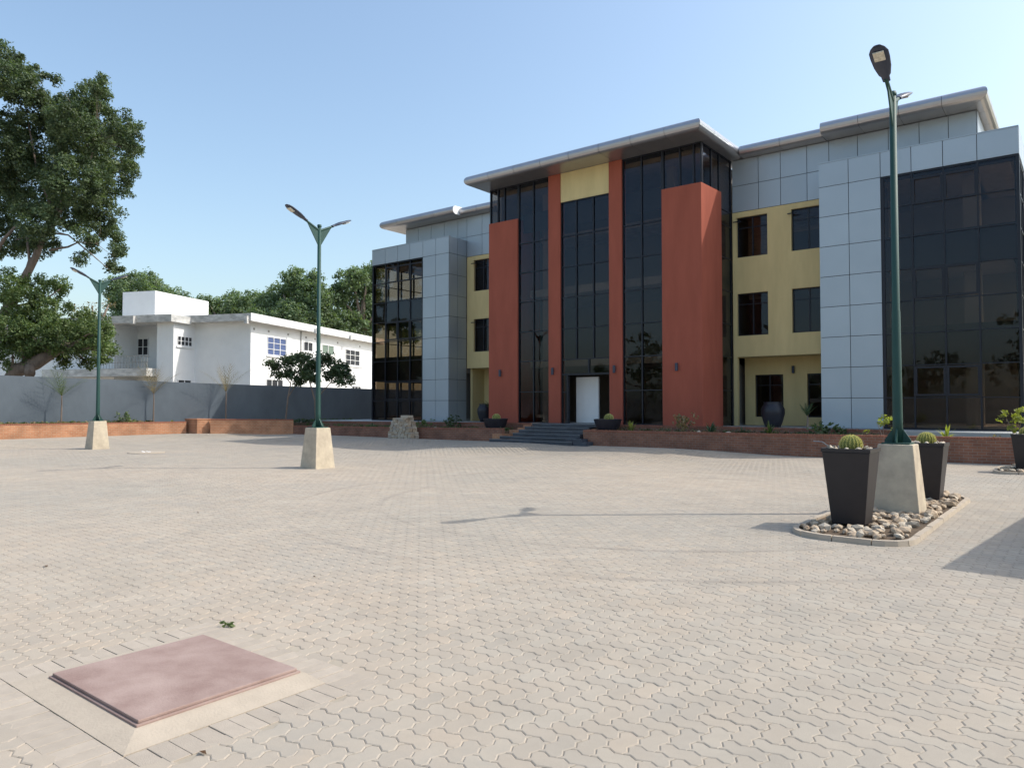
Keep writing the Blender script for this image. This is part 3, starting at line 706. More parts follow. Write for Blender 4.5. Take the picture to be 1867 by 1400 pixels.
# ------------------------------------------------------------------ street lamps
def lamp(x,y,label,first=None):
    t=thing('street_lamp',label,'street lamp',(x,y,0),'green twin headed street lamps')
    z0=1.1
    m=MB(); m.frustum(x,y,-.05,z0,.70,.66,.50,.47); m.build('concrete_base',M['concrete'],t,bevel=.015)
    p=MB(); zt=6.68
    p.tube([(x,y,z0,.075),(x,y,z0+.4,.073),(x,y,3.2,.062),(x,y,3.22,.056),(x,y,zt,.05)],14)
    p.lathe(x,y,[(.055,zt-.02),(.062,zt),(.055,zt+.05)],12)
    p.build('pole',M['green'],t,smooth=True)
    q=MB(); q.box(x-.2,x+.2,y-.2,y+.2,z0,z0+.025)
    for a in range(4):
        c,s=math.cos(a*math.pi/2),math.sin(a*math.pi/2); w=.012
        pts=[(.06,z0+.025),(.19,z0+.025),(.19,z0+.06),(.06,z0+.26)]
        vs=[(x+c*r_-s*o_,y+s*r_+c*o_,z) for o_ in (-w,w) for r_,z in pts]
        q.add(vs,[(0,1,2,3)[::-1],(4,5,6,7),(0,1,5,4),(1,2,6,5),(2,3,7,6),(3,0,4,7)])
    q.build('base_flange',M['green'],t)
    # arms run along world Y (one towards the viewer, one away)
    for sy,up in ((-1,1),(1,1)):
        a=MB(); ex,ez=LA[0],LA[1]
        def A_(d,z): return (x+LDX*sy*d,y+LDY*sy*d,z)
        e0=A_(0,zt-.12); e1=A_(ex,zt-.12+ex*ez); 
        a.tube([e0+(.035,),e1+(.03,)],10)
        # web plate
        n=Vector((-LDY,LDX,0))*.012
        pts=[Vector(A_(.03,zt-.55)),Vector(A_(.40,zt-.12+.40*ez-.03)),Vector(A_(.03,zt-.14))]
        vs=[p_-n for p_ in pts]+[p_+n for p_ in pts]; a.add(vs,[(0,1,2)[::-1],(3,4,5),(0,1,4,3),(1,2,5,4),(2,0,3,5)])
        ao=a.build('arm',M['green'],t)
        hd=MB(); d=Vector((LDX*sy,LDY*sy,ez)).normalized(); sd=Vector((-LDY*sy,LDX*sy,0)); upv=sd.cross(d)*-1
        if upv.z<0: upv=-upv
        base=Vector(e1)-d*.06; L=.78; prof=[(0,.055,.04),(.1,.06,.045),(.14,.085,.05),(.3,.12,.06),(.48,.135,.045),(.6,.135,.04),(.68,.10,.03),(.73,.05,.015)]
        vs=[];seg=12
        for s_,w_,h_2 in prof:
            for k in range(seg):
                an=2*math.pi*k/seg; v=base+d*s_+sd*w_*math.cos(an)+upv*(h_2*math.sin(an)*(1 if math.sin(an)>0 else .45)); vs.append(v)
        fs=[(i*seg+k,i*seg+(k+1)%seg,(i+1)*seg+(k+1)%seg,(i+1)*seg+k) for i in range(len(prof)-1) for k in range(seg)]+[tuple(range(seg)),tuple(range((len(prof)-1)*seg,len(prof)*seg))[::-1]]
        hd.add(vs,fs); ho=hd.build('lamp_head',M['lamp'],t,smooth=True)
        ln=MB(); c=base+d*.55-upv*.028; vs=[c+d*dx_*.085+sd*sx_*.075-upv*uz for uz in (0,.02) for dx_,sx_ in ((-1,-1),(1,-1),(1,1),(-1,1))]
        ln.add(vs,[(0,1,2,3),(4,7,6,5),(0,4,5,1),(1,5,6,2),(2,6,7,3),(3,7,4,0)]); ln.build('lens',M['lens'],ho)
    return t
LDX,LDY=0.0,1.0; LA=(.48,.46)
lamp(-2.42,12.98,'green twin headed street lamp on the concrete block between the cactus planters')
lamp(-16.80,12.75,'green twin headed street lamp standing alone in the middle of the square')
lamp(-31.05,12.95,'green twin headed street lamp farthest away, beside the big tree')
# ------------------------------------------------------------------ planters and stones
def rock(cx,cy,cz,r,mat,name,label,group,cat='stone',parent=None):
    bm=bmesh.new(); bmesh.ops.create_icosphere(bm,subdivisions=1,radius=1)
    s=(random.uniform(.8,1.25),random.uniform(.6,1.0),random.uniform(.45,.75)); rz=random.uniform(0,6.28)
    rot=Matrix.Rotation(rz,3,'Z')@Matrix.Rotation(random.uniform(-.5,.5),3,'X')
    V=[]
    for v in bm.verts:
        k=random.uniform(.78,1.12); p=rot@Vector((v.co.x*s[0],v.co.y*s[1],v.co.z*s[2]))*k*r; V.append((cx+p.x,cy+p.y,cz+p.z))
    F=[[v.index for v in f.verts] for f in bm.faces]; bm.free()
    o=meshobj(name,V,F,mat,parent)
    if parent is None: tag(o,label,cat,group)
    return o
def pot(cx,cy,z0,label,clabel,h=1.1,a=.43,b=.64,cr=.135):
    t=thing('planter',label,'planter',(cx,cy,z0),'tall tapered charcoal planters')
    m=MB(); m.frustum(cx,cy,z0,z0+h-.05,a,a,b-.02,b-.02); m.build('body',M['pot'],t,bevel=.012)
    rm=MB(); w=.035; o=b/2
    zt=z0+h
    rm.box(cx-o,cx+o,cy-o,cy-o+w,zt-.05,zt); rm.box(cx-o,cx+o,cy+o-w,cy+o,zt-.05,zt); rm.box(cx-o,cx-o+w,cy-o+w,cy+o-w,zt-.05,zt); rm.box(cx+o-w,cx+o,cy-o+w,cy+o-w,zt-.05,zt)
    rm.build('rim',M['pot'],t)
    so=MB(); so.box(cx-o+w,cx+o-w,cy-o+w,cy+o-w,zt-.05,zt-.03); so.build('soil',M['soil'],t)
    cactus(cx,cy,zt-.04,cr,clabel)
    for k in range(13):
        an=k*2*math.pi/13+random.uniform(-.2,.2); rr=random.uniform(.85,1.0)*(o-.085)
        x=cx+max(-o+.07,min(o-.07,rr*1.25*math.cos(an))); y=cy+max(-o+.07,min(o-.07,rr*1.25*math.sin(an)))
        rock(x,y,zt-.005,random.uniform(.035,.06),M['rockw'],'stone','small pale stone lying on top of a tall planter','stones in the planters')
def cactus(cx,cy,z,r,label):
    t=thing('cactus',label,'cactus',(cx,cy,z),'round barrel cacti')
    n=9; prof=[]
    for k in range(n+1):
        a=math.pi*(k/n)*.93+.0; a=-math.pi/2*.55+(math.pi/2+math.pi/2*.55)*k/n
        prof.append((max(.012,r*math.cos(a)),z+r*.62+r*.95*math.sin(a)))
    m=MB(); m.lathe(cx,cy,prof,72,rib=.07,nr=18); m.build('body',M['cactus'],t,smooth=True)
    s=MB(); rr=random.Random(5)
    for i in range(1500):
        a=math.asin(rr.uniform(-.35,1)); th=round(rr.uniform(0,18))*2*math.pi/18+rr.gauss(0,.035)
        c=Vector((cx+r*1.06*math.cos(a)*math.cos(th),cy+r*1.06*math.cos(a)*math.sin(th),z+r*.62+r*.95*math.sin(a)))
        d=Vector((math.cos(a)*math.cos(th),math.cos(a)*math.sin(th),math.sin(a)+.2))+Vector((rr.gauss(0,.5),rr.gauss(0,.5),rr.gauss(0,.5))); d.normalize()
        L=r*.20; u=d.cross(Vector((rr.random(),rr.random(),rr.random()))).normalized()*.003
        s.add([c-u,c+u,c+d*L],[(0,1,2)])
    s.build('spines',M['spine'],t)
pot(-2.68,11.16,.06,'nearest tall charcoal planter, in front of the lamp block','barrel cactus in the nearest planter in front of the lamp block',h=1.05)
pot(-2.33,14.95,.05,'tall charcoal planter directly behind the lamp block','barrel cactus in the planter directly behind the lamp block',h=1.0)
pot(-1.35,23.4,.02,'distant tall charcoal planter cut by the right edge of the photo','barrel cactus in the distant planter at the right edge',h=.95)
stick=MB(); stick.tube([(-3.14,10.98,1.2,.008),(-3.02,11.0,1.19,.008),(-2.9,11.05,1.09,.008)],6); tag(stick.build('bent_wire',M['nosing']),'bent pale wire sticking out of the nearest planter','wire')
def island(x0,x1,y0,y1,cr,name,label,nrock,rl,rg):
    pts=[];n=7
    for cx,cy,a0,r in ((x1-cr*.7,y0+cr*.7,-90,cr*.7),(x1-cr,y1-cr,0,cr),(x0+cr,y1-cr,90,cr),(x0+cr,y0+cr,180,cr)):
        for k in range(n): a=R(a0+90*k/(n-1)); pts.append((cx+r*math.cos(a),cy+r*math.sin(a)))
    # sample kerb stones along the closed outline
    P=[Vector(p) for p in pts]; P.append(P[0]); L=[0]
    for i in range(len(P)-1): L.append(L[-1]+(P[i+1]-P[i]).length)
    def atl(s):
        s%=L[-1]
        for i in range(len(P)-1):
            if L[i+1]>=s: t=(s-L[i])/max(1e-6,L[i+1]-L[i]); return P[i].lerp(P[i+1],t)
        return P[0]
    k=int(L[-1]/.45); c=Vector(((x0+x1)/2,(y0+y1)/2)); mb=MB()
    for i in range(k):
        ss=[L[-1]*(i+q)/k for q in (.015,.33,.66,.985)]
        ou=[atl(s) for s in ss]; inn=[]
        for s in ss:
            tn=(atl(s+.03)-atl(s-.03)).normalized(); inn.append(atl(s)+Vector((-tn.y,tn.x))*.09)
        z=.058+random.uniform(-.004,.004)
        vs=[(p.x,p.y,-.03) for p in ou]+[(p.x,p.y,-.03) for p in inn[::-1]]
        vs+=[(p.x+(q.x-p.x)*.18,p.y+(q.y-p.y)*.18,z) for p,q in zip(ou,inn)]+[(p.x,p.y,z) for p in inn[::-1]]
        m8=8; mb.add(vs,[tuple(range(8,16))]+[(j,(j+1)%8,8+(j+1)%8,8+j) for j in range(8)])
    tag(mb.build(name,M['slab']),label,'kerb')
    ins=[atl(L[-1]*i/40) for i in range(40)]; ins=[p+(c-p).normalized()*.1 for p in ins]
    tag(MB().prism([(p.x,p.y) for p in ins],-.02,.03).build('gravel_bed',M['soil']),kind='structure')
    placed=0;tries=0;done=[]
    while placed<nrock and tries<9000:
        tries+=1; x=random.uniform(x0+.12,x1-.12); y=random.uniform(y0+.12,y1-.12)
        def inside(px,py):
            q=Vector((px,py)); ok=False; n_=len(P)-1
            for a_ in range(n_):
                A1,B1=P[a_],P[a_+1]
                if (A1.y>py)!=(B1.y>py) and px<(B1.x-A1.x)*(py-A1.y)/(B1.y-A1.y)+A1.x: ok=not ok
                ab=B1-A1; t_=max(0,min(1,(q-A1).dot(ab)/max(1e-9,ab.dot(ab))))
                if (A1+ab*t_-q).length<.145: return False
            return ok
        if not inside(x,y): continue
        bad=False
        for bx_,by_,hw in ((-2.68,11.16,.26),(-2.36,14.98,.26),(-2.42,12.98,.36),(-1.35,23.4,.26)):
            if abs(x-bx_)<hw and abs(y-by_)<hw: bad=True
        r=random.choice([random.uniform(.045,.08),random.uniform(.07,.12)])
        if bad or any((x-a)**2+(y-b_)**2<(.50*(r+c_))**2 for a,b_,c_ in done): continue
        done.append((x,y,r)); placed+=1
        rock(x,y,.03+r*.45,r,random.choice([M['rock'],M['rock'],M['rockw']]),'stone',rl,rg)
island(-3.28,-1.72,9.88,16.0,.62,'kerb','rounded pale concrete kerb ringing the planters and lamp block',250,'broken tan stone inside the kerb around the lamp block','stones round the lamp block')
island(-2.05,-.2,22.2,24.6,.5,'kerb','low kerb ring round the distant planter at the right edge',46,'broken stone inside the kerb at the distant right planter','stones round the distant planter')
# paver cairn against the left retaining wall
ck=0
for lv in range(12):
    z=.1+lv*.085; f_=1-lv*.03; wdt=.80*(1 if lv<4 else (.86 if lv<7 else (.74 if lv<10 else .6)))
    for row in range(2):
        n=7 if lv<4 else (6 if lv<8 else 5)
        if lv==11: n=4
        for i in range(n):
            x=-26.52-wdt+2*wdt*(i+.5)/n+random.uniform(-.02,.02); y=25.05+row*.3+random.uniform(-.02,.02); 
            m=MB(); m.frustum(x,y,z+.002,z+.08,2*wdt/n*.92,.26,2*wdt/n*.88,.25,rz=random.uniform(-.12,.12))
            o=m.build('loose_paver',random.choice([M['border'],M['rock'],M['rockw']])); tag(o,'rough tan paver in the loose stack against the left retaining wall','paver','loose pavers stacked at the left retaining wall')
m=MB(); m.box(-26.5,-25.98,25.0,25.35,1.12,1.24); tag(m.build('concrete_block',M['rockw'],bevel=.01),'pale concrete block on top of the loose paver stack','block')
# bowls and jars
def bowl(x,y,z,r,h,label,cl):
    m=MB(); m.lathe(x,y,[(r*.78,z),(r*.9,z+h*.5),(r,z+h*.95),(r,z+h),(r*.93,z+h),(r*.9,z+h*.85)],32); tag(m.build('bowl_planter',M['jar'],smooth=False),label,'planter','round black bowl planters')
    cactus(x+.05,y,z+h*.85,.17,cl)
bowl(-15.75,26.5,.74,.58,.42,'round black bowl planter right of the slate steps','small cactus in the bowl right of the slate steps')
bowl(-21.75,26.5,.70,.58,.42,'round black bowl planter left of the slate steps','small cactus in the bowl left of the slate steps')
def jar(x,y,z,r,h,label):
    m=MB(); m.lathe(x,y,[(r*.62,z),(r*.8,z+h*.2),(r,z+h*.55),(r*.98,z+h*.72),(r*.8,z+h*.88),(r*.72,z+h*.95),(r*.8,z+h),(r*.7,z+h)],28); tag(m.build('clay_jar',M['jar'],smooth=True),label,'jar','big dark jars by the entrance')
jar(-10.0,29.6,.86,.46,1.0,'big dark clay jar in front of the right ground floor window')
jar(-25.25,29.9,.86,.42,.95,'big dark clay jar half hidden behind the left terracotta pier')
# ------------------------------------------------------------------ vegetation
def leaves(name,clumps,per,size,mat,parent,seed=1,flat=.0,droop=0,spread=1.0,aspect=.55):
    """clumps: array (n,4) centre+radius ; per leaves each"""
    r=np.random.default_rng(seed); C=np.repeat(clumps,per,0); n=len(C)
    d=r.normal(size=(n,3)); d/=np.linalg.norm(d,axis=1)[:,None]; rad=C[:,3:4]*r.random((n,1))**.4*spread
    c=C[:,:3]+d*rad*np.array([1,1,.8])
    nn=d*.6+r.normal(size=(n,3))*.6+np.array([0,0,.5]); nn/=np.linalg.norm(nn,axis=1)[:,None]
    t=np.cross(nn,r.normal(size=(n,3))); t/=np.linalg.norm(t,axis=1)[:,None]; t[:,2]-=droop; b=np.cross(nn,t)
    s=size*r.uniform(.6,1.35,(n,1))
    V=np.stack([c-t*s*.5,c+b*s*aspect*.5,c+t*s*.5+nn*s*.08,c-b*s*aspect*.5],1).reshape(-1,3)
    F=np.arange(4*n).reshape(-1,4)
    o=V.mean(0); o[2]=V[:,2].min()
    me=bpy.data.meshes.new(name); me.vertices.add(4*n); me.vertices.foreach_set('co',(V-o).ravel())
    me.loops.add(4*n); me.loops.foreach_set('vertex_index',F.ravel().astype(np.int32)); me.polygons.add(n)
    me.polygons.foreach_set('loop_start',(np.arange(n)*4).astype(np.int32)); me.polygons.foreach_set('loop_total',np.full(n,4,dtype=np.int32))
    me.update(calc_edges=True); me.materials.append(mat)
    ob=link(bpy.data.objects.new(name,me)); WLOC[ob.name]=Vector(o)
    if parent: ob.parent=parent; ob.location=Vector(o)-wl(parent)
    else: ob.location=o
    return ob
def shell(blobs,dens,cr,seed,inner=.55):
    """clump centres spread through the blobs"""
    r=np.random.default_rng(seed); out=[]
    for x,y,z,rad in blobs:
        n=max(4,int(dens*rad**2)); d=r.normal(size=(n,3)); d/=np.linalg.norm(d,axis=1)[:,None]
        q=rad*(inner+(1.08-inner)*r.random((n,1))**.6); p=np.array([x,y,z])+d*q*np.array([1,1,.85])
        out.append(np.column_stack([p,cr*r.uniform(.6,1.3,n)]))
    return np.concatenate(out)
def tree(name,label,data,mat,dens,cr,per,size,seed,group=None,barkm=None,cat='tree',aspect=.55,inner=.55):
    blobs,limbs=data; b0=limbs[0][0]; t=thing(name,label,cat,(b0[0],b0[1],0),group)
    tm=MB()
    for i,l in enumerate(limbs):
        l=[tuple(p) for p in l]
        if i==0 and l[0][2]>.3: l=[(l[0][0],l[0][1],-.1,l[0][3]*1.15)]+l
        tm.tube(l,10)
    rr=random.Random(seed); sk=limbs[0]
    for x,y,z,r_ in blobs:                 # twigs from the nearest limb point
        best=min((p for l in limbs for p in l),key=lambda p:(p[0]-x)**2+(p[1]-y)**2+(p[2]-z)**2)
        mid=((best[0]+x)/2+rr.uniform(-.3,.3)*r_,(best[1]+y)/2,(best[2]+z)/2-r_*.15)
        w=min(best[3]*.6,.12); tm.tube([tuple(best[:3])+(w,),mid+(w*.7,),(x,y,z,w*.3)],6)
    tm.build('trunk',barkm or M['bark'],t,smooth=True)
    leaves('crown',shell(blobs,dens,cr,seed,inner),per,size,mat,t,seed+1,aspect=aspect)
    return t
BIGA=([(-48.0,15.0,20.2,1.29),(-51.4,14.7,21.9,1.93),(-47.9,16.1,19.1,1.19),(-48.5,17.4,19.4,1.04),(-47.2,18.6,19.9,0.97),(-43.0,17.6,19.4,0.45),(-43.8,16.6,17.3,1.07),(-48.1,19.5,19.2,1.54),(-43.2,19.0,17.3,0.74),(-42.6,19.2,16.5,0.43),(-48.2,20.6,17.6,1.57),(-46.3,18.1,17.0,1.59),(-50.8,17.4,17.7,2.01),(-50.3,15.0,17.0,2.23),(-46.2,19.5,15.0,1.43),(-44.4,17.1,14.2,1.67),(-49.6,16.7,14.7,1.95),(-53.1,15.8,14.8,2.01),(-45.7,19.0,12.9,1.15),(-46.6,20.0,12.1,0.66),(-48.0,18.3,13.3,1.18),(-45.5,15.6,11.9,1.14),(-51.8,16.0,12.0,1.49),(-49.0,16.9,11.4,0.97),(-43.5,19.0,10.5,0.43),(-43.2,17.2,11.1,0.48),(-48.1,19.7,11.5,0.47),(-46.2,18.2,10.3,0.41),(-46.2,20.1,9.9,0.46),(-47.1,20.6,10.8,0.4),(-45.6,20.5,16.2,0.39),(-52.6,16.6,22.9,0.47),(-45.0,18.6,20.8,0.22),(-47.7,19.5,21.4,0.37),(-45.2,18.8,19.9,0.44),(-51.7,17.4,22.8,0.24),(-51.4,17.2,22.1,0.4),(-45.5,15.9,20.1,0.18),(-45.3,16.4,19.9,0.21),(-42.1,19.5,16.9,0.21),(-46.8,21.5,19.1,0.34),(-43.5,20.1,16.6,0.25),(-44.8,20.5,15.6,0.26),(-43.2,19.3,18.3,0.25),(-49.5,15.9,22.2,0.26)],[[(-51.3,13.8,3.3,0.384),(-49.7,15.1,6.2,0.31),(-49.1,16.1,8.7,0.248),(-48.5,16.6,10.3,0.205),(-48.1,16.9,11.6,0.167),(-47.6,17.3,12.7,0.124),(-47.3,17.6,14.1,0.081)],[(-49.0,16.2,8.9,0.124),(-48.7,16.4,10.2,0.087),(-48.9,16.3,11.6,0.062)],[(-47.8,17.1,10.8,0.074),(-47.0,17.8,11.0,0.056),(-46.5,18.2,11.3,0.037),(-45.7,18.8,11.2,0.025)],[(-47.6,17.3,11.8,0.062),(-47.0,17.8,11.7,0.043),(-46.2,18.4,10.9,0.037),(-45.2,19.2,9.8,0.019)],[(-50.3,13.9,7.3,0.124),(-48.8,15.1,11.2,0.099),(-48.2,15.6,12.1,0.062)],[(-47.6,17.3,12.7,0.093),(-46.2,18.4,14.8,0.05),(-45.8,18.7,17.3,0.031)],[(-47.6,17.3,12.7,0.093),(-48.5,16.6,15.7,0.062),(-49.0,16.2,18.9,0.031)]])
BIGB=([(-47.1,14.6,8.3,1.14),(-46.1,15.2,7.5,0.9),(-45.9,16.5,8.1,0.74),(-45.4,16.9,8.5,0.43),(-48.0,16.5,8.8,0.63),(-48.3,15.2,6.0,1.43),(-48.4,16.4,6.5,1.08),(-46.2,17.7,6.4,1.32),(-45.9,18.6,6.0,1.21),(-44.0,18.5,4.8,0.8),(-41.7,17.7,5.8,0.41),(-45.6,18.2,5.6,0.63),(-47.2,17.5,5.7,0.76),(-47.7,16.8,6.4,0.76),(-45.1,17.1,5.1,1.1),(-46.9,16.4,5.4,1.06),(-45.8,14.7,4.5,1.01),(-45.2,18.3,4.1,0.44),(-45.3,17.0,4.2,0.43),(-45.0,15.7,7.1,0.77),(-42.7,16.6,5.0,0.75),(-42.0,17.1,5.6,0.8),(-43.4,16.1,5.8,0.75),(-44.5,15.2,5.4,0.9),(-41.5,17.6,5.0,0.6),(-45.3,14.5,5.8,0.9),(-43.7,15.8,5.0,0.5)],[[(-46.2,14.6,3.1,0.272),(-45.8,14.9,3.6,0.384),(-45.0,15.5,4.0,0.368),(-44.3,16.1,4.6,0.304),(-45.0,17.1,5.3,0.24),(-45.7,17.6,5.9,0.16),(-46.1,17.9,6.4,0.08)],[(-45.3,15.3,4.0,0.24),(-44.8,15.2,3.7,0.256),(-44.5,15.1,3.4,0.264)],[(-45.6,15.7,4.1,0.16),(-48.3,16.1,6.1,0.104),(-48.9,15.7,8.0,0.064)],[(-47.2,15.1,7.2,0.08),(-45.7,16.2,7.6,0.048),(-45.1,16.7,8.2,0.032)]])
FA=([(-89.3,41.6,15.4,2.35),(-95.1,42.0,16.3,1.77),(-92.0,45.4,15.4,2.33),(-85.7,44.6,13.6,1.83),(-87.9,47.3,12.9,1.36),(-91.3,42.2,13.0,2.93),(-92.8,39.4,10.9,1.7),(-89.8,42.6,17.0,1.06)],[[(-90.7,43.2,0.7,0.45),(-90.6,43.4,11.0,0.35),(-90.9,43.1,13.7,0.22)],[(-90.6,43.4,11.0,0.24),(-91.1,42.9,14.2,0.16),(-91.5,42.6,16.0,0.06)],[(-90.6,43.4,11.0,0.24),(-92.0,42.2,14.4,0.16),(-93.3,41.2,16.3,0.06)],[(-90.6,43.4,11.0,0.24),(-90.1,43.7,13.9,0.16),(-89.5,44.2,15.3,0.06)],[(-90.6,43.4,11.0,0.24),(-89.2,44.4,13.3,0.16),(-87.7,45.6,14.1,0.06)],[(-90.6,43.4,11.0,0.24),(-88.6,44.9,12.7,0.16),(-86.5,46.6,13.0,0.06)],[(-90.6,43.4,11.0,0.24),(-91.2,42.8,12.9,0.16),(-91.7,42.4,13.3,0.06)]])
FB=([(-87.8,49.8,14.2,1.66),(-86.7,51.3,13.9,1.81),(-81.3,50.2,13.7,1.73),(-82.6,52.9,14.9,1.37),(-85.4,47.0,12.0,1.47),(-86.5,50.5,11.7,2.07),(-82.0,51.5,11.9,2.3),(-91.2,47.9,13.2,1.53),(-86.3,52.3,15.4,0.98)],[[(-85.1,50.2,0.7,0.45),(-85.0,50.3,9.9,0.35),(-85.4,50.0,12.7,0.22)],[(-85.0,50.3,9.9,0.24),(-85.8,49.6,12.8,0.16),(-86.5,49.1,14.3,0.06)],[(-85.0,50.3,9.9,0.24),(-85.1,50.2,12.7,0.16),(-85.0,50.3,13.9,0.06)],[(-85.0,50.3,9.9,0.24),(-84.3,50.8,12.8,0.16),(-83.4,51.5,14.3,0.06)],[(-85.0,50.3,9.9,0.24),(-83.6,51.3,13.2,0.16),(-82.1,52.5,15.1,0.06)],[(-85.0,50.3,9.9,0.24),(-86.4,49.2,12.0,0.16),(-87.6,48.2,12.6,0.06)],[(-85.0,50.3,9.9,0.24),(-85.3,50.0,11.6,0.16),(-85.4,49.9,11.9,0.06)]])
FC=([(-72.9,52.2,16.3,1.66),(-76.2,52.7,14.8,1.97),(-71.0,52.4,15.0,1.89),(-68.8,52.6,13.8,1.49),(-75.5,50.7,12.3,1.93),(-70.9,50.8,11.6,2.48),(-69.6,52.8,11.7,1.76),(-70.7,53.3,16.6,0.89),(-76.2,50.2,13.6,1.41),(-74.8,48.4,11.7,1.38)],[[(-73.1,51.9,0.7,0.45),(-73.0,52.1,10.6,0.35),(-73.3,51.8,13.2,0.22)],[(-73.0,52.1,10.6,0.24),(-73.0,52.1,14.2,0.16),(-72.8,52.2,16.5,0.06)],[(-73.0,52.1,10.6,0.24),(-73.6,51.6,13.3,0.16),(-74.1,51.2,14.7,0.06)],[(-73.0,52.1,10.6,0.24),(-72.5,52.5,13.7,0.16),(-71.8,53.0,15.4,0.06)],[(-73.0,52.1,10.6,0.24),(-71.9,52.9,13.2,0.16),(-70.6,53.9,14.4,0.06)],[(-73.0,52.1,10.6,0.24),(-74.1,51.2,12.2,0.16),(-75.1,50.4,12.5,0.06)],[(-73.0,52.1,10.6,0.24),(-73.0,52.1,12.1,0.16),(-72.8,52.2,12.2,0.06)]])
FD=([(-67.6,55.9,16.5,1.65),(-69.4,59.8,16.7,2.0),(-70.1,55.7,14.6,1.42),(-70.1,59.7,14.4,2.41),(-67.8,61.2,12.7,1.87),(-69.8,56.3,11.4,2.21),(-71.3,55.7,10.8,1.69),(-64.1,61.7,10.9,1.7),(-69.2,58.5,11.3,1.98),(-67.8,59.3,18.0,0.92)],[[(-68.5,58.1,0.7,0.45),(-68.3,58.3,10.4,0.35),(-68.7,58.0,13.0,0.22)],[(-68.3,58.3,10.4,0.24),(-68.9,57.8,14.5,0.16),(-69.4,57.4,17.1,0.06)],[(-68.3,58.3,10.4,0.24),(-68.2,58.3,14.2,0.16),(-67.9,58.5,16.7,0.06)],[(-68.3,58.3,10.4,0.24),(-69.6,57.2,13.4,0.16),(-70.8,56.3,15.0,0.06)],[(-68.3,58.3,10.4,0.24),(-68.4,58.2,13.1,0.16),(-68.4,58.2,14.4,0.06)],[(-68.3,58.3,10.4,0.24),(-67.4,59.0,12.3,0.16),(-66.3,59.8,12.7,0.06)],[(-68.3,58.3,10.4,0.24),(-69.4,57.4,11.8,0.16),(-70.3,56.7,11.8,0.06)]])
FE=([(-85.6,34.9,12.4,1.55),(-86.6,34.5,10.7,1.44),(-87.1,36.1,9.6,1.22),(-83.9,35.9,12.4,0.95)],[[(-85.0,35.0,0.8,0.45),(-84.8,35.1,8.2,0.35),(-85.2,34.9,10.6,0.22)],[(-84.8,35.1,8.2,0.24),(-85.1,34.9,11.1,0.16),(-85.3,34.8,12.6,0.06)],[(-84.8,35.1,8.2,0.24),(-85.5,34.6,10.2,0.16),(-86.0,34.2,10.8,0.06)],[(-84.8,35.1,8.2,0.24),(-84.9,35.1,9.6,0.16),(-84.8,35.2,9.7,0.06)],[(-84.8,35.1,8.2,0.24),(-84.4,35.5,11.1,0.16),(-83.9,35.9,12.6,0.06)]])
SHRUB=([(-37.4,25.3,4.1,0.32),(-37.1,25.9,4.3,0.42),(-36.0,26.0,4.4,0.41),(-35.6,26.4,4.2,0.44),(-35.6,27.4,4.3,0.39),(-34.6,27.5,4.0,0.45),(-34.2,27.9,3.6,0.38),(-33.4,27.7,3.1,0.25),(-37.2,25.3,3.6,0.32),(-36.8,25.9,3.6,0.45),(-35.4,26.1,3.5,0.44),(-35.0,27.4,3.5,0.38),(-36.4,26.3,3.1,0.32),(-34.0,27.3,3.1,0.32),(-36.0,26.6,4.6,0.29),(-36.6,25.9,4.5,0.26),(-35.1,27.4,4.5,0.29),(-35.2,26.8,4.7,0.22),(-35.7,26.9,4.0,0.39),(-36.4,26.5,3.8,0.39),(-34.1,27.2,3.6,0.38),(-37.2,24.8,4.2,0.16),(-34.4,28.0,4.0,0.19),(-36.0,27.1,3.2,0.29)],[[(-36.9,25.7,0.7,0.05),(-36.8,25.8,2.2,0.045),(-36.7,25.9,3.0,0.03),(-37.2,25.5,3.9,0.015)],[(-35.5,26.8,0.7,0.06),(-35.6,26.8,2.0,0.05),(-35.8,26.6,3.0,0.035),(-35.9,26.5,4.1,0.015)],[(-35.6,26.8,2.0,0.04),(-34.9,27.3,3.0,0.025),(-34.3,27.8,3.8,0.012)],[(-36.8,25.8,2.2,0.03),(-36.4,26.1,3.0,0.02),(-36.2,26.2,4.3,0.012)]])
tree('broadleaf_tree','huge dark green tree towering at the left edge above the white house',BIGA,M['fleaf'],62,.34,60,.15,21)
tree('broadleaf_tree','low spreading leafy tree with a thick sawn branch just above the grey wall',BIGB,M['gleaf'],60,.32,50,.14,31)
cw=MB(); cw.tube([(-39.4+.0,14.75,0,.01),(-39.4,14.75,.02,.01)],6)
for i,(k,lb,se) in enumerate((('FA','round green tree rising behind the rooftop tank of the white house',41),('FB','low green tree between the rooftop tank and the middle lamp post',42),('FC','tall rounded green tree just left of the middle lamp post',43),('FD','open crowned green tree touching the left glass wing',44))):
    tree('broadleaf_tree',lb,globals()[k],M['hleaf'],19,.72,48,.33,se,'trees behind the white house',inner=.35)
tree('bare_tree','thin brownish half bare tree behind the farthest lamp post',FE,M['bleaf'],5,.6,10,.3,45,inner=.3)
tree('leafy_shrub','small dark many stemmed tree in front of the sunlit white house wall',SHRUB,M['dleaf'],130,.27,20,.18,51,cat='shrub',aspect=.5,inner=.2)
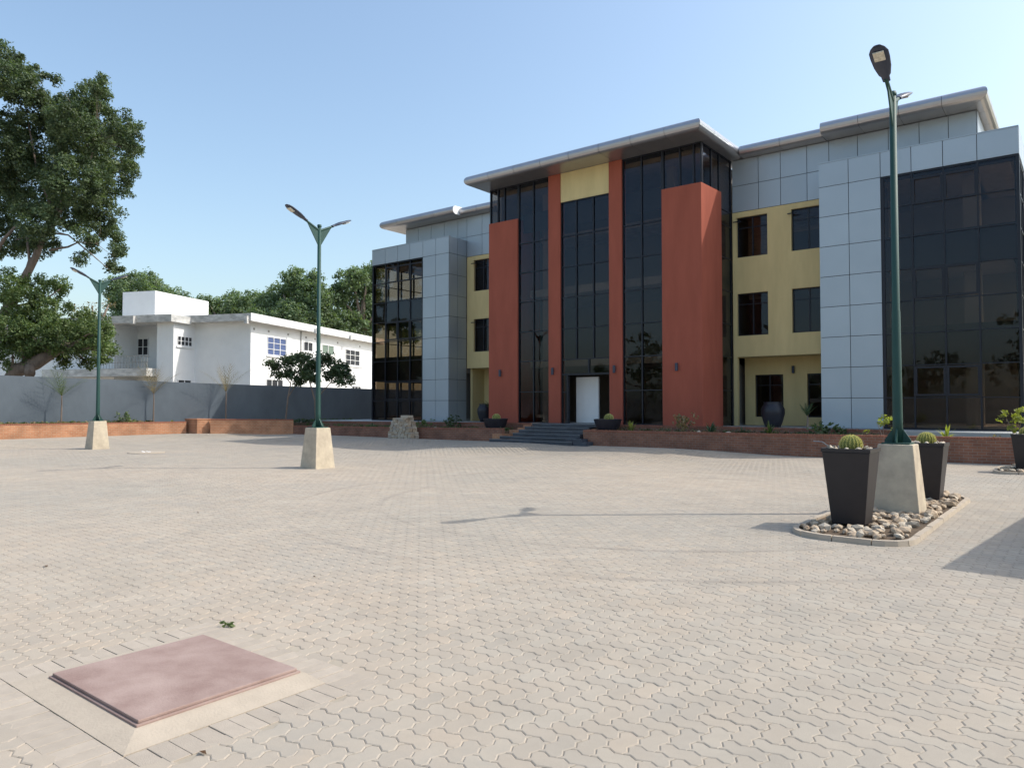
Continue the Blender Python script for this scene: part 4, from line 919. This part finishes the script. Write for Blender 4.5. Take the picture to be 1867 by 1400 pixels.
def scatter_plant(name,x,y,z,h,r,mat,label,group=None,kind='bush',seed=0,cat='plant'):
    rr=random.Random(seed+int(abs(x*100))); t=thing(name,label,cat,(x,y,z),group)
    if kind=='spiky':
        m=MB(); n=22
        for k in range(n):
            a=rr.uniform(0,6.28); el=rr.uniform(.35,1.35); L=h*rr.uniform(.8,1.1); w=L*.055
            d=Vector((math.cos(a)*math.cos(el)*r/h,math.sin(a)*math.cos(el)*r/h,math.sin(el))); u=Vector((-math.sin(a),math.cos(a),0))*w
            p0=Vector((x,y,z)); p1=p0+d*L*.5; p2=p0+d*L+Vector((0,0,-L*.12))
            m.add([p0-u*.7,p0+u*.7,p1+u,p1-u,p2],[(0,1,2,3),(3,2,4)])
        m.build('leaf_rosette',mat,t)
    elif kind=='palm':
        st=MB(); st.tube([(x,y,z-.1,.045),(x+.03,y,z+h*.45,.03),(x,y,z+h*.6,.02)],8); st.build('stem',M['bark'],t)
        m=MB(); n=13
        for k in range(n):
            a=2*math.pi*k/n+rr.uniform(-.3,.3); el=rr.uniform(.75,1.4); L=h*.62*rr.uniform(.7,1.05)
            prev=None; p=Vector((x,y,z+h*.55)); dirv=Vector((math.cos(a)*math.cos(el),math.sin(a)*math.cos(el),math.sin(el)))
            for s in range(9):
                q=p+dirv*(L/9); dirv=(dirv+Vector((0,0,-.06))).normalized(); sd=dirv.cross(Vector((0,0,1))).normalized()
                for sg in (-1,1):
                    tip=q+sd*sg*L*.22*(1-abs(s-4)/7)+dirv*L*.16; wv=dirv*.017
                    m.add([p-wv,p+wv,tip],[(0,1,2)])
                m.add([p+sd*.006,p-sd*.006,q-sd*.006,q+sd*.006],[(0,1,2,3)]); p=q
        m.build('fronds',mat,t)
    else:
        st=MB(); 
        for k in range(5): a=rr.uniform(0,6.28); st.tube([(x,y,z-.05,.012),(x+math.cos(a)*r*.6,y+math.sin(a)*r*.6,z+h*.6,.006)],5)
        st.build('stem',M['bark'],t)
        cl=np.array([[x+rr.gauss(0,r*.45),y+rr.gauss(0,r*.45),z+h*rr.uniform(.25,.85),r*.35] for _ in range(14)])
        leaves('foliage',cl,12,max(.06,r*.3),mat,t,seed+3)
    return t
PL=[('agave_plant',-30.3,26.5,.58,.35,.3,'aleaf','small spiky plant at the far left end of the brick bed','spiky'),
('leafy_plant',-26.2,26.4,.58,.35,.28,'gleaf','green leafy plant peeping over the loose paver stack','bush'),
('leafy_plant',-24.75,26.7,.58,.5,.36,'dleaf','dark green bush at the foot of the left silver pier','bush'),
('palm_plant',-24.0,28.9,.86,1.1,.5,'dleaf','dark young palm in front of the left ochre recess','palm'),
('agave_plant',-14.6,26.4,.66,.42,.28,'yleaf','spiky yellowish plant just right of the right bowl','spiky'),
('dry_shrub',-12.3,26.5,.66,.6,.38,'bleaf','dry brownish shrub before the wide terracotta pier','bush'),
('agave_plant',-11.2,26.3,.66,.42,.4,'aleaf','broad green agave at the corner of the terracotta pier','spiky'),
('agave_plant',-10.0,26.3,.66,.26,.25,'aleaf','tiny agave between two pale stones','spiky'),
('agave_plant',-9.05,26.4,.66,.45,.38,'gleaf','green spiky plant in front of the big right jar','spiky'),
('palm_plant',-8.3,28.3,.86,.85,.5,'dleaf','dark feathery palm beside the big right jar','palm'),
('leafy_plant',-7.2,26.7,.66,.4,.4,'dleaf','dark low bush before the right silver pier','bush'),
('leafy_plant',-5.35,26.4,.66,.62,.24,'yleaf','yellow green leafy plant behind the near lamp post','bush'),
('agave_plant',-3.55,26.4,.66,.42,.3,'yleaf','bright yellow spiky plant before the right glass wing','spiky'),
('leafy_plant',-1.75,26.6,.7,.75,.34,'yleaf','arching yellow green plant near the right photo edge','bush'),
('leafy_plant',-1.2,26.1,.7,.3,.3,'yleaf','low yellow green tuft behind the distant planter','spiky'),
('leafy_plant',-40.55,18.3,.72,.75,.4,'gleaf','bright green bush against the sunlit grey wall','bush'),
('agave_plant',-40.45,20.8,.72,.3,.25,'yleaf','small yellow tuft near the squat brick pier','spiky'),
('agave_plant',-38.9,24.6,.72,.35,.25,'gleaf','small green tuft behind the angled brick wall','spiky'),
('agave_plant',-36.8,26.6,.72,.35,.25,'aleaf','small grey green tuft below the dark shrub','spiky'),
('palm_sapling',-40.85,15.3,.72,2.7,.8,'gleaf','leftmost young palm before the sunlit grey wall','palm'),
('palm_sapling',-40.55,19.8,.72,3.0,.8,'bleaf','dry feathery young palm between the far lamp and brick pier','palm'),
('palm_sapling',-39.7,23.6,.72,3.3,.8,'bleaf','tall thin young palm where the wall shadow begins','palm'),
]
for i,(n,x,y,z,h,r,m,lb,k) in enumerate(PL): scatter_plant(n,x,y,z,h*(1.35 if x>-30 and h<.8 else 1),r*(1.35 if x>-30 and h<.8 else 1),M[m],lb,kind=k,seed=i*7+1,cat='palm' if 'palm' in n else 'plant')
for x,y in ((-11.6,26.15),(-10.45,26.15)): rock(x,y,.70,.13,M['rockw'],'stone','pale stone lying in the right brick bed','pale stones in the right bed')
rock(-25.3,26.2,.62,.12,M['rockw'],'stone','single pale stone lying in the left brick bed',None)
# ground cover
def cover(name,x0,x1,y0,y1,z,n,size,mat,seed,line=None):
    r=np.random.default_rng(seed); c=np.column_stack([r.uniform(x0,x1,n),r.uniform(y0,y1,n),np.full(n,z),r.uniform(.08,.2,n)])
    o=leaves(name,c,14,size,mat,None,seed); tag(o,kind='stuff')
cover('ground_cover',-41.1,-40.6,6,20,.78,300,.14,M['gleaf'],61)
cover('ground_cover',-41.15,-40.65,6,20,.82,120,.14,M['bleaf'],62)
cover('ground_cover',-36,-21,26.1,27.1,.62,120,.09,M['gleaf'],63)
cover('ground_cover',-15.9,-5.5,26.1,27.1,.71,130,.08,M['dleaf'],64)
cover('ground_cover',-15.9,0,26.1,27.1,.70,60,.08,M['bleaf'],65)
cover('ground_cover',-40.2,-36.4,26.3,31,.78,90,.14,M['dleaf'],66)
# litter on the paving
for i,(x,y,s,lb) in enumerate(((-8.74,3.15,.05,'dark dry leaf lying alone on the paving at left'),(-3.45,1.95,.035,'dry brown leaf right of the manhole collar'),(-11.2,6.2,.03,'tiny dark leaf in the middle of the square'),(-6.1,4.6,.02,'tiny dry leaf near the head of the lamp shadow'))):
    z=hz(x,y)+.006; m=MB(); m.add([(x-s,y,z),(x,y-s*.35,z+.012),(x+s,y,z+.004),(x,y+s*.4,z+.010),(x,y,z+.0)],[(0,1,4),(1,2,4),(2,3,4),(3,0,4)])
    tag(m.build('dry_leaf',M['dry']),lb,'leaf')
wd=np.array([[-5.30,3.16,.02,.03],[-5.24,3.18,.02,.03]]); tg=thing('weed','tiny green weed growing beside the manhole lid','plant',(-5.27,3.17,0)); leaves('foliage',wd,14,.035,M['gleaf'],tg,9)
t=thing('drain_cover','low round drain cover with white crumbs between the far and middle lamps','drain',(-26.9,12.9,0))
m=MB(); m.lathe(-26.9,12.9,[(.62,-.02),(.62,.03),(.5,.045)],24); m.build('lid',M['slab'],t)
m=MB()
for k in range(6): a=random.uniform(0,6.28); r_=random.uniform(.1,.35); m.frustum(-26.9+r_*math.cos(a),12.9+r_*math.sin(a),.04,.06,.07,.05,.04,.03,rz=a)
m.build('mortar_crumbs',M['white'],t)
# ------------------------------------------------------------------ surroundings outside the frame
_a=R(-5.1); TC=lambda x,y,z:(.86+(x-.86)*math.cos(_a)-(y-10.7)*math.sin(_a),10.7+(x-.86)*math.sin(_a)+(y-10.7)*math.cos(_a),z)
c=MB(); c.box(.86,9,10.7,17.0,2.85,3.02,T=TC); cp_=thing('shadow_slab','flat slab on posts outside the right edge, added to shade the paving','shadow_slab',(4,13,0)); c.build('roof',M['concrete'],cp_)  # unseen slab, added and turned to cast the shadow at the right
c=MB()
for x in (2.2,8.5):
    for y in (11.3,16.4): c.box(x-.06,x+.06,y-.06,y+.06,-.05,2.85)
c.build('post',M['frame'],cp_)
c=MB(); c.box(-60,40,-16.2,-16,-.05,2.4); tag(c.build('boundary_wall',M['interior']),'pale boundary wall behind the viewer, seen only in reflections','wall')
def quick(x,y,h,r,seed,n,lb,nm='broadleaf_tree'):
    rr=random.Random(seed); bl=[(x+rr.uniform(-.7,.7)*r,y+rr.uniform(-.5,.5)*r,h-r*rr.uniform(.4,1.5),r*rr.uniform(.4,.6)) for _ in range(9)]
    tree(nm,lb,(bl,[[(x,y,0,.35),(x,y,h*.4,.28),(x+.3,y,h*.7,.12)]]),M['fleaf'],n,.6,16,.5,seed)
quick(6,-20,9,4,71,2.5,'tree behind the viewer mirrored in the right glass wing')
quick(-3,-21,11,4.5,72,2.5,'taller tree behind the viewer mirrored in the right glass wing')
quick(-13,-22,8,4,73,2.5,'tree behind the viewer mirrored in the right centre bay')
quick(-24,-20,10,4.5,74,2.5,'tree behind the viewer mirrored in the left centre bay')
quick(-36,-12,9,4,75,2.5,'tree behind the viewer mirrored in the far left glass')
quick(2.0,52,13.5,4,76,4,'green tree glimpsed past the right end of the office block')
quick(-1.5,47,11.5,3.5,77,4,'second green tree glimpsed past the right end of the office block')
# ------------------------------------------------------------------ light, sky, camera
SUN=Vector((4.75,3.88,6.71)).normalized()
el=math.asin(SUN.z); az=math.atan2(SUN.x,SUN.y)
s=bpy.data.lights.new('sun','SUN'); s.energy=2.2; s.angle=R(.53); s.color=(1,.945,.86)
so=link(bpy.data.objects.new('sun',s)); so.rotation_euler=(-SUN).to_track_quat('-Z','Y').to_euler(); so.location=(20,20,40)
w=bpy.data.worlds.new('World'); SC.world=w; w.use_nodes=True; nt=w.node_tree; bg=nt.nodes['Background']
sk=nt.nodes.new('ShaderNodeTexSky'); sk.sky_type='NISHITA'; sk.sun_disc=False; sk.sun_elevation=el; sk.sun_rotation=az
sk.altitude=300; sk.air_density=1.25; sk.dust_density=3.6; sk.ozone_density=1.3
tn=nt.nodes.new('ShaderNodeVectorMath'); tn.operation='MULTIPLY'; tn.inputs[1].default_value=(.99,1.02,1.0)
nt.links.new(sk.outputs[0],tn.inputs[0]); nt.links.new(tn.outputs[0],bg.inputs['Color']); bg.inputs['Strength'].default_value=.15
cam=bpy.data.cameras.new('camera'); co=link(bpy.data.objects.new('camera',cam)); SC.camera=co
co.location=(0,0,1.7); co.rotation_euler=(R(90+math.degrees(math.atan(40/1347))),0,R(38.1))
cam.sensor_width=36; cam.lens=36*1347/1867; cam.clip_end=3000; cam.clip_start=.05
SC.view_settings.view_transform='Standard'; SC.view_settings.look='None'; SC.view_settings.exposure=.66; SC.view_settings.gamma=1
SC.cycles.max_bounces=8; SC.cycles.transparent_max_bounces=12; SC.cycles.use_denoising=True
